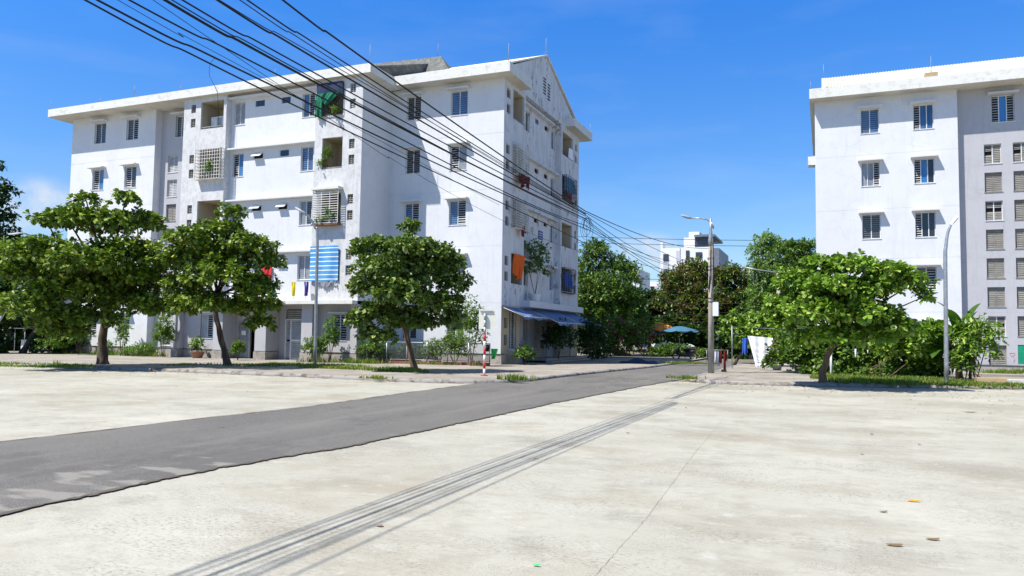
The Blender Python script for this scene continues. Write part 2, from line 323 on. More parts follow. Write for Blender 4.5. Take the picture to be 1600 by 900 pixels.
# ------------------------------------------------------------------ foliage
def leaves_mesh(name, P, D, length, mat, parent=None, width=.62, k=7, spread=.9, droop=.25, jit=.35, mats=None):
    """rosettes of k folded leaves at points P (n,3) pointing about D (n,3)"""
    n = len(P)
    P = np.repeat(P, k, 0); D = np.repeat(D, k, 0); m = len(P)
    R = rs.normal(size=(m, 3)); R /= np.linalg.norm(R, axis=1)[:, None]
    A = D*(1-spread*.6)+R*spread; A[:, 2] -= droop*rs.rand(m); A /= np.linalg.norm(A, axis=1)[:, None]
    ln = length*(1-jit+2*jit*rs.rand(m))[:, None]
    up = np.array([0, 0, 1.])+rs.normal(size=(m, 3))*.33+D*.3
    Sd = np.cross(A, up); Sd /= (np.linalg.norm(Sd, axis=1)[:, None]+1e-6)
    Nn = np.cross(Sd, A)
    base = P+A*ln*.08
    tip = base+A*ln-np.array([0, 0, 1.])*ln*.12
    w = ln*width*.5; dz = np.array([0, 0, 1.])*ln*.05
    l1 = base+A*ln*.40+Sd*w*.62+Nn*w*.15; r1 = base+A*ln*.40-Sd*w*.62+Nn*w*.15
    l2 = base+A*ln*.76+Sd*w+Nn*w*.26-dz; r2 = base+A*ln*.76-Sd*w+Nn*w*.26-dz
    md = base+A*ln*.62-dz*.3
    V = np.stack([base, l1, l2, tip, r2, r1, md], 1).reshape(-1, 3)
    i = np.arange(m)*7
    F = np.concatenate([np.stack([i, i+6, i+1], 1), np.stack([i+1, i+6, i+2], 1), np.stack([i+2, i+6, i+3], 1), np.stack([i+3, i+6, i+4], 1), np.stack([i+4, i+6, i+5], 1), np.stack([i+5, i+6, i], 1)], 1).reshape(-1, 3)
    me = bpy.data.meshes.new(name); nv = len(V); nf = len(F)
    me.vertices.add(nv); me.vertices.foreach_set('co', V.astype(np.float32).ravel())
    me.loops.add(nf*3); me.loops.foreach_set('vertex_index', F.astype(np.int32).ravel())
    me.polygons.add(nf); me.polygons.foreach_set('loop_start', np.arange(nf, dtype=np.int32)*3); me.polygons.foreach_set('loop_total', np.full(nf, 3, np.int32))
    cl = np.repeat(np.clip(rs.rand(n)*.5, 0, 1), k)
    t = np.zeros((m, 4), np.float32); t[:, 0] = np.clip(cl+rs.rand(m)*.5, 0, 1); t[:, 1] = rs.rand(m); t[:, 3] = 1
    ca = me.color_attributes.new('tint', 'FLOAT_COLOR', 'POINT'); ca.data.foreach_set('color', np.repeat(t, 7, 0).ravel())
    mats = mats or [mat]
    for q in mats: me.materials.append(MATS[q])
    if len(mats) > 1:
        mi = np.repeat((rs.rand(n) > (.45 if 'leaf_rust' in mats else .86)).astype(np.int32), 6*k); me.polygons.foreach_set('material_index', mi)
    me.update(calc_edges=True)
    o = bpy.data.objects.new(name, me); COL.objects.link(o)
    if parent is not None: o.parent = parent; o.matrix_parent_inverse = world_of(parent).inverted()
    return o
def pad_points(pads, density, inner=.3, shell=(.72, 1.05), flat_bottom=-.55):
    PP = []; DD = []
    for (c, r) in pads:
        c = np.array(c, float); r = np.array(r, float)
        area = 4*math.pi*((r[0]*r[1])**1.6/3+(r[0]*r[2])**1.6/3+(r[1]*r[2])**1.6/3)**(1/1.6)
        n = max(4, int(area*density))
        d = rs.normal(size=(n, 3)); d /= np.linalg.norm(d, axis=1)[:, None]
        d[:, 2] = np.where(d[:, 2] < flat_bottom, -d[:, 2]*rs.rand(n), d[:, 2])
        rad = shell[0]+(shell[1]-shell[0])*rs.rand(n)
        isin = rs.rand(n) < inner; rad = np.where(isin, rs.rand(n)**.5*.75, rad)
        ph = rs.rand(3)*6; wob = 1+.16*np.sin(d[:, 0]*7+ph[0])*np.sin(d[:, 1]*7+ph[1])+.12*np.sin(d[:, 2]*9+ph[2])
        PP.append(c+d*r*(rad*wob)[:, None]); dd = d/r; dd /= np.linalg.norm(dd, axis=1)[:, None]; dd[:, 2] += .35; DD.append(dd/np.linalg.norm(dd, axis=1)[:, None])
    return np.concatenate(PP), np.concatenate(DD)
def pads_px(base, specs, fwd_off=0.):
    """pads given by photo pixels at the tree's own distance: (px,py,rpx,rpy,depth offset in m)"""
    out = []; base = np.array(base, float)
    fwd = base-EYE; fwd[2] = 0; dist = np.linalg.norm(fwd); fwd /= dist
    for (px, py, rx, ry, dz) in specs:
        dz = dz+fwd_off  # shade tree crowns pulled toward the eye so their ground shadow falls nearer
        d = ray(px, py); dd = d[:2]@fwd[:2]; P = EYE+d*((dist+dz)/dd); s = depth_scale(P)
        kk = .86 if fwd_off else 1.; out.append((P, (rx/s*kk, rx/s*(1.25 if fwd_off else .95)*kk, ry/s*kk)))  # pulled crowns are also deepened to broaden that shadow
    return out
def limb(mb, a, b_, r0, r1, bend=.12, seg=7, n=6):
    a = Vector(a); b_ = Vector(b_); L_ = (b_-a).length; off = Vector((rnd.uniform(-1, 1), rnd.uniform(-1, 1), rnd.uniform(-.2, .5)))*bend*L_
    pts = [a.lerp(b_, t)+off*math.sin(math.pi*t) for t in [i/(n-1) for i in range(n)]]
    mb.tube(pts, [r0+(r1-r0)*i/(n-1) for i in range(n)], seg)
def tree(name, label, base, trunk_px, specs, leaf=.24, dens=5., k=7, mat='leaf_almond', bark='bark_dark', r=.13, group=None, inner=.3, width=.66, mats=None, limbs=True, cat='tree', spread=.9, droop=.25, off=0.):
    base = np.array(base, float); root = thing(name, label, cat, base, group)
    pads = pads_px(base, specs, off); fwd = base-EYE; fwd[2] = 0; dist = np.linalg.norm(fwd); fwd /= dist
    mb = MB()
    if trunk_px:
        pts = [base-np.array([0, 0, .15])]
        for (px, py) in trunk_px:
            d = ray(px, py); pts.append(EYE+d*(dist/(d[:2]@fwd[:2])))
        rr = [r*1.35]+[r*(1-.5*i/len(trunk_px)) for i in range(len(trunk_px))]
        fine = []; fr_ = []
        for i in range(len(pts)-1):
            for q in range(3):
                t = q/3; fine.append(pts[i]*(1-t)+pts[i+1]*t+np.array([rnd.uniform(-.03, .03), rnd.uniform(-.03, .03), 0])*(i+q > 0)); fr_.append((rr[i]*(1-t)+rr[i+1]*t)*rnd.uniform(.93, 1.07))
        fine.append(pts[-1]); fr_.append(rr[-1]); fr_[0] = r*1.7; mb.tube(fine, fr_, 10)
        top = pts[-1]
        if limbs:
            for (c, rd) in pads:
                h = rnd.uniform(.0, .55); st = pts[-1]*(1-h)+pts[-2]*h
                e = np.array(c)-np.array([0, 0, rd[2]*.3]); limb(mb, st, e, r*.45, r*.12)
                for q in range(3):
                    v = np.array([rnd.uniform(-1, 1)*rd[0], rnd.uniform(-1, 1)*rd[1], rnd.uniform(-.2, .9)*rd[2]])*.75
                    limb(mb, e, np.array(c)+v, r*.13, r*.04, seg=5, n=4)
        mb.build('trunk', bark, root)
    P, D = pad_points(pads, dens, inner)
    leaves_mesh('crown', P, D, leaf, mat, root, k=k, width=width, mats=mats, spread=spread, droop=droop)
    return root

# ================================================================== GROUND
g = MB(); g.quad((-900, -300, -.012), (900, -300, -.012), (900, 1500, -.012), (-900, 1500, -.012)); struct(g.build('ground', 'dirt'))
g = MB(); g.poly([(-75, -25, 0), (45, -25, 0), (45, 45, 0), (6.4, 31.6, 0), (0, 29, 0), (-4.6, 28.5, 0), (-12, 24.5, 0), (-75, 22.5, 0)]); struct(g.build('parking_lot', 'lot_concrete'))
def jit_line(pts, step=.12, amp=.05, seed=1):
    q = random.Random(seed); out = []; dr = 0
    for (a, c) in zip(pts[:-1], pts[1:]):
        n = max(1, int(math.dist(a, c)/step))
        for i in range(n):
            t = i/n; dr = dr*.82+q.uniform(-amp, amp)*.5; out.append((a[0]*(1-t)+c[0]*t+dr, a[1]*(1-t)+c[1]*t+dr*.4))
    out.append(pts[-1]); return out
left = jit_line([(-10.95, -12), (-10.75, 7), (-10.4, 13.9), (-10.6, 19), (-10.72, 22.6)], .25, .04, 3)
right = jit_line([(-6.6, -12), (-6.5, 4.4), (-6.6, 7), (-6.25, 9.2), (-6.15, 12.1), (-6.05, 16.7), (-5.6, 24.4), (-5.25, 28.9)], .08, .05, 5)
def strip(mb, A, B, z, n=220):
    def samp(L_):
        ys = np.array([p[1] for p in L_]); xs = np.array([p[0] for p in L_]); o = np.argsort(ys); return ys[o], xs[o]
    ya, xa = samp(A); yb, xb = samp(B)
    y0 = max(ya[0], yb[0]); y1 = min(ya[-1], yb[-1])
    yy = np.linspace(y0, y1, n)
    P = [[(np.interp(y, ya, xa), y, z), (np.interp(y, yb, xb), y, z)] for y in yy]
    n0 = len(mb.v)
    for i in range(n-1): mb.quad(P[i][0], P[i][1], P[i+1][1], P[i+1][0])
g = MB(); strip(g, left+[(-10.75, 29)], right, .010, 400)
g.poly([(-10.9, 28.8, .010), (-5.25, 28.8, .010), (-5.0, 33, .010), (-4.9, 44, .010), (-4.6, 50.3, .010), (45, 50.3, .010), (45, 58.5, .010), (-13, 58.5, .010), (-13, 44, .010)])
struct(g.build('road', 'asphalt'))
# broken dirty lips where the asphalt meets the concrete
g = MB()
def lip(line, w, z, seed, up=.0):
    q = random.Random(seed)
    for a, c in zip(line[:-1], line[1:]):
        w1 = w*q.uniform(.3, 1.5); h = .012+q.uniform(0, .012)
        g.quad((a[0]-w1*.5, a[1], z), (a[0]+w1*.5, a[1], z), (c[0]+w1*.5, c[1], z), (c[0]-w1*.5, c[1], z))
lip([p for p in right if p[1] > -3], .07, .016, 1); lip([p for p in left if 0 < p[1] < 21.5], .05, .016, 2)
struct(g.build('road_edge', 'edge_dirt'))

KL = [(-80, 20.9), (-50, 21.3), (-32.7, 21.8), (-27, 22.4), (-23.5, 22.7), (-16.85, 22.7), (-12.9, 22.4), (-11.4, 22.7), (-10.2, 23.5), (-9.65, 25.0), (-9.55, 29), (-9.1, 34.5), (-8.6, 40), (-8.4, 49.5)]
KR = [(-4.75, 50), (-4.75, 40), (-4.85, 31), (-4.75, 29.4), (-4.2, 28.2), (-3.2, 27.9), (-1.5, 28.1), (0.2, 28.7), (3, 29.8), (6.5, 31.4), (14, 35), (30, 42), (45, 49)]
def raised(kerb, back, zt, name_w, name_k, seed):
    q = random.Random(seed)
    fine = []
    for a, c in zip(kerb[:-1], kerb[1:]):
        n = max(1, int(math.dist(a, c)/.6))
        for i in range(n): t = i/n; fine.append((a[0]*(1-t)+c[0]*t, a[1]*(1-t)+c[1]*t))
    fine.append(kerb[-1])
    w = MB(); w.poly([(x, y, zt-.004) for x, y in fine]+[(x, y, zt-.004) for x, y in back]); struct(w.build(name_w, 'walk_concrete'))
    k = MB(); P = []
    for i, p in enumerate(fine):
        a = fine[max(i-1, 0)]; c = fine[min(i+1, len(fine)-1)]; t = Vector((c[0]-a[0], c[1]-a[1], 0)).normalized(); nn = Vector((-t.y, t.x, 0))
        ps = Vector((p[0], p[1], 0)); j = q.uniform(-.012, .012)
        P.append([ps-nn*.06+Vector((0, 0, -.01)), ps-nn*(.05+j)+Vector((0, 0, zt*.55)), ps-nn*.012+Vector((0, 0, zt+.004+j*.5)), ps+nn*.17+Vector((0, 0, zt+.008)), ps+nn*.19+Vector((0, 0, zt-.03))])
    k.grid(P); struct(k.build(name_k, 'kerb_concrete'))
raised(KL, [(-8.4, 64), (-80, 64)], .11, 'sidewalk', 'kerb', 3)
raised([(-4.75, 50)]+KR[1:], [(45, 50)], .11, 'sidewalk', 'kerb', 4)
# dirt and leaf mould drifted along the gutters
g = MB(); q = random.Random(9)
for K, s_ in ((KL, 1), (KR, 1)):
    for a, c in zip(K[:-1], K[1:]):
        n = max(1, int(math.dist(a, c)/.3))
        for i in range(n):
            t = i/n; x = a[0]*(1-t)+c[0]*t; y = a[1]*(1-t)+c[1]*t; d = Vector((c[0]-a[0], c[1]-a[1], 0)).normalized(); nn = Vector((-d.y, d.x, 0))
            if y > 36: continue
            w0 = q.uniform(.05, .28); P0 = Vector((x, y, .006))-nn*.03
            g.poly([P0, P0+d*.34-nn*.0, P0+d*.25-nn*w0, P0+d*.05-nn*w0*q.uniform(.5, 1)][::-1])
struct(g.build('gutter_dirt', 'mould'))

# ================================================================== BUILDING KIT
class Plane:
    """a facade plane: axis 'y' faces the lot (-Y), axis 'x' faces the street (+X); u along it, z up, d = depth inward"""
    def __init__(s, ax, P, sign=1): s.ax = ax; s.P = P; s.sg = sign
    def pt(s, u, z, d=0): return (u, s.P+d*s.sg, z) if s.ax == 'y' else (s.P-d*s.sg, u, z)
    def box(s, mb, u0, u1, z0, z1, d0, d1):
        a = s.pt(u0, z0, d0); b_ = s.pt(u1, z1, d1); mb.box(a[0], b_[0], a[1], b_[1], a[2], b_[2])
    def rect(s, x0, y0, x1, y1):
        f_ = atY if s.ax == 'y' else atX; k = 0 if s.ax == 'y' else 1
        a = f_(x0, y0, s.P); b_ = f_(x1, y1, s.P); return [float(a[k]), float(b_[k]), float(b_[2]), float(a[2])]
def panel(mb, pl, u0, u1, z0, z1, holes=(), rev=.16):
    us = sorted({u0, u1} | {min(max(h[i], u0), u1) for h in holes for i in (0, 1)}); zs = sorted({z0, z1} | {min(max(h[i], z0), z1) for h in holes for i in (2, 3)})
    for a, b_ in zip(us[:-1], us[1:]):
        for c, d in zip(zs[:-1], zs[1:]):
            if b_-a < 1e-5 or d-c < 1e-5: continue
            mu, mz = (a+b_)/2, (c+d)/2
            if any(h[0] < mu < h[1] and h[2] < mz < h[3] for h in holes): continue
            mb.quad(pl.pt(a, c), pl.pt(b_, c), pl.pt(b_, d), pl.pt(a, d))
    for h in holes:
        a, b_, c, d = h[:4]; rv = h[4] if len(h) > 4 else rev
        mb.quad(pl.pt(a, c), pl.pt(a, c, rv), pl.pt(a, d, rv), pl.pt(a, d)); mb.quad(pl.pt(b_, c), pl.pt(b_, d), pl.pt(b_, d, rv), pl.pt(b_, c, rv))
        mb.quad(pl.pt(a, c), pl.pt(b_, c), pl.pt(b_, c, rv), pl.pt(a, c, rv)); mb.quad(pl.pt(a, d), pl.pt(a, d, rv), pl.pt(b_, d, rv), pl.pt(b_, d))
def slats(mb, pl, a, b_, c, d, depth, n, tilt=.6, t=.006, w=.03):
    for i in range(n):
        z = c+(d-c)*(i+.5)/n; h = (d-c)/n*tilt*.5
        p = [pl.pt(a, z-h, depth), pl.pt(b_, z-h, depth), pl.pt(b_, z+h, depth+w), pl.pt(a, z+h, depth+w)]
        mb.quad(*p)
        p2 = [pl.pt(a, z-h-t*2, depth), pl.pt(b_, z-h-t*2, depth), pl.pt(b_, z-h, depth), pl.pt(a, z-h, depth)]; mb.quad(*p2)
def window(par, pl, r, style='bb', visor=True, bars=False, rev=.16, vis_out=.34, name='window'):
    """two sashes; style letters per sash: b blue film, d dark glass, c curtain, s open slats (dark behind), l closed white louvres, g grey louvres, B bright blue cloth"""
    a, b_, c, d = r[:4]; F = .035
    m = MB(); dp = rev-.06
    pl.box(m, a, a+F, c, d, dp, dp+.05); pl.box(m, b_-F, b_, c, d, dp, dp+.05); pl.box(m, a+F, b_-F, c, c+F, dp, dp+.05); pl.box(m, a+F, b_-F, d-F, d, dp, dp+.05)
    n = len(style); wd = (b_-a)/n
    for i in range(1, n): pl.box(m, a+wd*i-F*.6, a+wd*i+F*.6, c+F, d-F, dp-.004, dp+.046)
    pl.box(m, a-.03, b_+.03, c-.035, c-.002, -.03, rev-.01)
    w = m.build(name, 'frame_white' if style != 'gg' else 'louvre_tan', par)
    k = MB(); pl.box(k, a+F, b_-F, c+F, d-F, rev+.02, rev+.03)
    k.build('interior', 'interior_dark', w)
    pm = {'b': 'pane_blue', 'd': 'pane_dark', 'c': 'pane_curtain', 'B': 'pane_bright_blue'}
    for i, ch in enumerate(style):
        x0 = a+wd*i+F*.8; x1 = a+wd*(i+1)-F*.8
        if ch in pm:
            q = MB(); pl.box(q, x0, x1, c+F, d-F, dp+.03, dp+.036); q.build('pane', pm[ch], w)
            if n <= 2 and (d-c) > .8:
                q = MB()
                for j in range(11):
                    z = c+F+(d-c-2*F)*(j+.5)/11; pl.box(q, x0, x1, z-.008, z+.008, dp+.018, dp+.026)
                q.build('security_bars', 'louvre_grey', w)
        elif ch == 's':
            q = MB(); slats(q, pl, x0, x1, c+F, d-F, dp, max(4, int((d-c)/.13)), .30); q.build('louvre', 'louvre_white', w)
        elif ch == 'l':
            q = MB(); slats(q, pl, x0, x1, c+F, d-F, dp, max(4, int((d-c)/.10)), .92); q.build('louvre', 'louvre_white', w)
        elif ch == 'g':
            q = MB(); slats(q, pl, x0, x1, c+F, d-F, dp, max(4, int((d-c)/.10)), .86); q.build('louvre', 'louvre_tan', w)
        elif ch == 'h':   # louvres, the upper or middle slats broken away
            q = MB(); z1 = c+(d-c)*.45; slats(q, pl, x0, x1, c+F, z1, dp, 5, .9); q.build('louvre', 'louvre_tan', w); q = MB(); slats(q, pl, x0, x1, z1+(d-c)*.2, d-F, dp, 4, .5); q.build('louvre', 'louvre_tan', w)
    if visor:
        q = MB(); pl.box(q, a-.17, b_+.17, d+.05, d+.13, -vis_out, .02); q.build('visor', 'wall_white', w)
    return w
def vent(par, pl, r, mat='louvre_tan'):
    a, b_, c, d = r[:4]; m = MB(); slats(m, pl, a+.01, b_-.01, c+.01, d-.01, .06, 5, .62, w=.05); pl.box(m, (a+b_)/2-.008, (a+b_)/2+.008, c, d, .03, .045)
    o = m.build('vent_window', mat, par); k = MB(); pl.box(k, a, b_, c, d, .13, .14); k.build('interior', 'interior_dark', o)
def hopper(par, pl, r, opened=True):
    """small top-hung toilet window"""
    a, b_, c, d = r[:4]; F = .03; m = MB()
    pl.box(m, a, a+F, c, d, .02, .06); pl.box(m, b_-F, b_, c, d, .02, .06); pl.box(m, a+F, b_-F, c, c+F, .02, .06); pl.box(m, a+F, b_-F, d-F, d, .02, .06)
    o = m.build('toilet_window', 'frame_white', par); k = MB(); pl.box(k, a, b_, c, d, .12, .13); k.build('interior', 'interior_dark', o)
    q = MB(); out = .26 if opened else .0
    if opened:
        h = d-c
        A = [pl.pt(a+.02, d-.03, .02), pl.pt(b_-.02, d-.03, .02), pl.pt(b_-.02, c+.14, -out), pl.pt(a+.02, c+.14, -out)]
        B_ = [Vector(p)+Vector((0, 0, -.03)) for p in A]
        q.quad(*A); q.quad(*B_[::-1]); 
        for i in range(4): j = (i+1) % 4; q.quad(A[i], B_[i], B_[j], A[j])
        q.build('sash', 'frame_white', o)
    else:
        pl.box(q, a+F, b_-F, c+F, d-F, .05, .056); q.build('sash', 'pane_dark', o)
def recess(par, pl, r, depth, mat='wall_cream', name='balcony_room'):
    a, b_, c, d = r[:4]; m = MB(); w = .02
    P = pl.pt
    lo = c-.9
    m.quad(P(a-w, lo, depth), P(b_+w, lo, depth), P(b_+w, d, depth), P(a-w, d, depth))
    m.quad(P(a-w, lo, .1), P(a-w, lo, depth), P(a-w, d, depth), P(a-w, d, .1)); m.quad(P(b_+w, lo, .1), P(b_+w, d, .1), P(b_+w, d, depth), P(b_+w, lo, depth))
    m.quad(P(a-w, lo, .1), P(b_+w, lo, .1), P(b_+w, lo, depth), P(a-w, lo, depth)); m.quad(P(a-w, d+.003, .1), P(b_+w, d+.003, .1), P(b_+w, d+.003, depth), P(a-w, d+.003, depth))
    o = m.build(name, mat, par)
    q = MB(); u0 = b_-(b_-a)*.38; pl.box(q, u0, b_-.12, lo+.02, lo+2.1, depth-.04, depth-.005); q.build('door', 'frame_grey', o)
    q = MB(); pl.box(q, u0+.07, b_-.19, lo+.3, lo+2.0, depth-.05, depth-.041); q.build('pane', 'pane_dark', o)
    return o
def rail(par, pl, r, h=.12):
    m = MB(); a, b_, c, d = r[:4]; m.tube([pl.pt(a, c+h, .06), pl.pt(b_, c+h, .06)], .025, 8)
    for i in range(4): u = a+(b_-a)*(i+.5)/4; m.tube([pl.pt(u, c, .06), pl.pt(u, c+h, .06)], .015, 6)
    m.build('balcony_rail', 'frame_grey', par)
def cage(par, pl, r, out=.35, nu=9, nz=9, mat='grille_white', t=.012, sides=True):
    a, b_, c, d = r[:4]; m = MB()
    for i in range(nu+1):
        u = a+(b_-a)*i/nu; pl.box(m, u-t, u+t, c, d, -out-t, -out+t)
    for i in range(nz+1):
        z = c+(d-c)*i/nz; pl.box(m, a, b_, z-t, z+t, -out-t*.8, -out+t*.8)
        if sides:
            pl.box(m, a-t, a+t, z-t, z+t, -out, 0); pl.box(m, b_-t, b_+t, z-t, z+t, -out, 0)
    if sides:
        for j in range(3):
            dd = -out*(j+.5)/3
            for u in (a, b_): pl.box(m, u-t*.8, u+t*.8, c, d, dd-t, dd+t)
        pl.box(m, a, b_, c-.03, c-.012, -out, 0)
    return m.build('security_grille', mat, par)
def cloth(name, mat, pl, u0, u1, z1, z0, d, par=None, folds=5, amp=.04, sag=0, taper=(0, 0), nu=24, nz=12, ragged=0):
    """hanging cloth with folds and a little thickness"""
    q = random.Random(int(abs(u0*977+z1*131))+len(name)); ph = q.uniform(0, 6); P = []; B_ = []
    for i in range(nz+1):
        t = i/nz; r1 = []; r2 = []
        for j in range(nu+1):
            s_ = j/nu; u = (u0+taper[0]*t)*(1-s_)+(u1-taper[1]*t)*s_
            dep = d+amp*(.4+.6*t)*math.sin(s_*folds*6.28+ph+t*1.3)+amp*.5*math.sin(s_*folds*2.9+t*3)
            zz = z1-(z1-z0)*t-sag*math.sin(math.pi*s_)*t-ragged*t*math.sin(s_*9+ph)
            r1.append(pl.pt(u, zz, dep)); r2.append(pl.pt(u, zz, dep+.008))
        P.append(r1); B_.append(r2)
    m = MB(); m.grid(P); m.grid(B_)
    for G in (0, nu):
        m.grid([[P[i][G], B_[i][G]] for i in range(nz+1)])
    m.grid([[P[nz][j], B_[nz][j]] for j in range(nu+1)])
    return m.build(name, mat, par)

# ================================================================== LEFT APARTMENT BUILDING
WT = 15.2
LB = thing('apartment_building', 'five storey white apartment block with blue street awnings and a gable end', 'building', (-30, 42, 0))
A_ = Plane('y', 34.0); RC = Plane('y', 34.5); BF = Plane('y', 33.2); MF = Plane('y', 33.6); CF = Plane('y', 36.1)
SD = Plane('x', -15.5); SM = Plane('x', -15.9)
XC = -22.35      # corner of the long wing
SILL = [13.45, 10.45, 7.47, 4.48]; HH = 1.33
# --- end wing at the far left
holes = []; m = MB()
for (ua, ub, sty) in ((-43.1, -42.1, 'ds'), (-40.3, -39.3, 'ds')):
    for i, z in enumerate(SILL+[1.28]):
        r = [ua, ub, z, z+HH]; holes.append(r)
        st = {(0, 0): 'dd', (0, 1): 'sB', (1, 0): 'ds', (1, 1): 'sd'}.get((int(ua > -42), i), 'sd' if i % 2 else 'ds')
        window(LB, A_, r, st)
panel(m, A_, -45.1, -37.85, .62, WT, holes)
m.quad((-45.1, 49.5, 0), (-45.1, 34, 0), (-45.1, 34, WT), (-45.1, 49.5, WT)); m.quad((-37.85, 34, 0), (-37.85, 34.5, 0), (-37.85, 34.5, WT), (-37.85, 34, WT))
m.quad((-15.5, 49.2, 0), (-45.1, 49.2, 0), (-45.1, 49.2, WT), (-15.5, 49.2, WT))
m.build('wall', 'wall_white', LB)
# --- stair recess
holes = []; m = MB()
for i in range(8):
    zt = 12.35-1.51*i; r = [-37.25, -36.45, zt-1.05, zt]; holes.append(r); window(LB, RC, r, ['ll', 'll', 'gg', 'gl', 'll', 'gg', 'll', 'dd'][i], visor=False)
r = [-36.75, -35.95, SILL[0], SILL[0]+HH]; holes.append(r); window(LB, RC, r, 'ds')
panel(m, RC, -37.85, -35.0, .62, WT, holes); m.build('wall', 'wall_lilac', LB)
# --- long wing: left balcony block
holes = []; m = MB(); UL = (-34.2, -33.85)
for zt, hh in ((14.83, .5), (14.0, .52), (11.85, .5), (11.0, .52), (8.9, .5), (8.05, .52), (5.9, .5), (5.05, .52)):
    r = [UL[0], UL[1], zt-hh, zt]; holes.append(r); vent(LB, BF, r)
BAL = []
for z in (13.3, 10.35, 7.35, 4.35):
    r = [-33.45, -31.75, z, z+1.62 if z > 13 else z+1.75, .12]; holes.append(r); BAL.append(r)
panel(m, BF, -34.75, -31.55, 3.3, WT, holes)
m.quad((-34.75, 33.2, 0), (-34.75, 34.5, 0), (-34.75, 34.5, WT), (-34.75, 33.2, WT)); m.quad((-31.55, 33.2, 3.3), (-31.55, 33.6, 3.3), (-31.55, 33.6, WT), (-31.55, 33.2, WT))
m.build('wall', 'wall_stained', LB)
for i, r in enumerate(BAL): recess(LB, BF, r, 1.5)
rail(LB, BF, BAL[0])
cage(LB, BF, [-33.45, -31.62, 10.3, 12.05], .32, 10, 9)
k = MB(); k.box(-33.0, -32.2, 34.5, 34.62, 11.5, 12.0); k.build('wooden_screen', 'wood_pale', LB)
# --- long wing: middle stretch, set back 0.4 m
holes = []; m = MB()
for i, z in enumerate(SILL):
    r1 = [-31.35, -30.55, z, z+HH]; r2 = [-26.55, -25.72, z, z+HH]; holes += [r1, r2]
    window(LB, MF, r1, ['ll', 'sB', 'dd', 'lc'][i], visor=False); window(LB, MF, r2, ['bs', 'bb', 'cd', 'cc'][i], visor=False)
    for j, (a, b_) in enumerate(((-29.85, -29.15), (-28.0, -27.35))):
        r = [a, b_, z+HH-.42, z+HH-.02]; holes.append(r); hopper(LB, MF, r, i > 0 and not (i == 1 and j == 1))
panel(m, MF, -31.55, -25.35, 3.3, WT, holes); m.build('wall', 'wall_white', LB)
for z in (12.0, 9.02, 6.02, 14.95):
    k = MB(); k.box(-31.54, -25.36, 33.28, 33.598, z-.04, z+.05); k.build('ledge', 'wall_white', LB)
# --- long wing: right balcony block up to its corner
holes = []; m = MB(); UR = (-23.15, -22.8)
for zt, hh in ((14.83, .5), (14.0, .52), (11.85, .52), (11.0, .52), (8.9, .52), (8.05, .52), (5.95, .5), (5.15, .52)):
    r = [UR[0], UR[1], zt-hh, zt]; holes.append(r); vent(LB, BF, r, 'louvre_white' if zt > 13 else 'louvre_tan')
BAR = []
for z in (13.3, 10.35, 7.35, 4.35):
    r = [-24.85 if z < 13 else -25.2, -23.55, z, z+1.68, .12]; holes.append(r); BAR.append(r)
panel(m, BF, -25.35, XC, 3.3, WT, holes)
m.quad((-25.35, 33.6, 3.3), (-25.35, 33.2, 3.3), (-25.35, 33.2, WT), (-25.35, 33.6, WT))
m.build('wall', 'wall_stained', LB)
m = MB(); m.quad((XC, 33.2, .62), (XC, 36.1, .62), (XC, 36.1, WT), (XC, 33.2, WT)); m.build('wall', 'wall_white', LB)
for r in BAR: recess(LB, BF, r, 1.5)
rail(LB, BF, BAR[1], .06)
# top balcony: vertical bars, navy and green sheets
m = MB(); r = BAR[0]
for i in range(15):
    u = r[0]+(r[1]-r[0])*i/14; m.box(u-.012, u+.012, 33.12, 33.145, r[2]-.05, r[3])
m.box(r[0], r[1], 33.11, 33.15, r[2]-.08, r[2]-.04); m.build('security_grille', 'metal_dark', LB)
cloth('shade_cloth', 'tarp_navy', BF, r[0]-.02, r[1], r[3]+.02, r[2]+1.0, -.14, LB, 4, .02, taper=(0, 0))
cloth('shade_cloth', 'cloth_green', BF, r[0]-.04, r[1]-.05, r[3]-.55, r[2]+.55, -.20, LB, 5, .05, taper=(0, .75), ragged=.1)
cloth('shade_cloth', 'cloth_green', BF, r[0]-.04, r[0]+.42, r[2]+.8, r[2]-.15, -.21, LB, 2, .05)
# third balcony: white horizontal cage
m = MB(); r = BAR[2]; a, b_, c, d = -25.1, -23.5, 7.4, 9.15
for i in range(15):
    z = c+(d-c)*i/14; BF.box(m, a, b_, z-.018, z+.018, -.34, -.32); BF.box(m, a-.012, a+.012, z-.018, z+.018, -.34, 0)
for u in (a, a+.55, a+1.08, b_): BF.box(m, u-.014, u+.014, c, d, -.345, -.315)
m.build('security_grille', 'grille_white', LB)
m = MB(); BF.box(m, a-.1, b_+.05, d+.02, d+.16, -.42, 0); m.build('grille_roof', 'fascia', LB)
m = MB(); BF.box(m, a-.05, b_, c-.12, c-.04, -.36, 0); m.build('grille_floor', 'grille_rust', LB)
# --- set-back wing by the street
holes = []; m = MB()
for i, z in enumerate(SILL+[1.35]):
    for j, (a, b_) in enumerate(((-21.4, -20.5), (-18.65, -17.65))):
        r = [a, b_, z, z+HH]
        holes.append(r); window(LB, CF, r, [['dd', 'bb'], ['dd', 'sc'], ['bs', 'bs'], ['dd', 'sc'], ['dd', 'dc']][i][j])
panel(m, CF, XC, -15.5, .66, WT, holes); m.build('wall', 'wall_white', LB)
m = MB()
for z in (12.28, 9.3, 6.3, 3.3):
    CF.box(m, XC+.01, -15.505, z-.007, z+.007, -.003, 0)
m.build('joint_line', 'wall_grey', LB)
m = MB()
for z in (12.28, 9.3, 6.3, 3.3): A_.box(m, -45.09, -37.86, z-.007, z+.007, -.003, 0)
m.build('joint_line', 'wall_grey', LB)
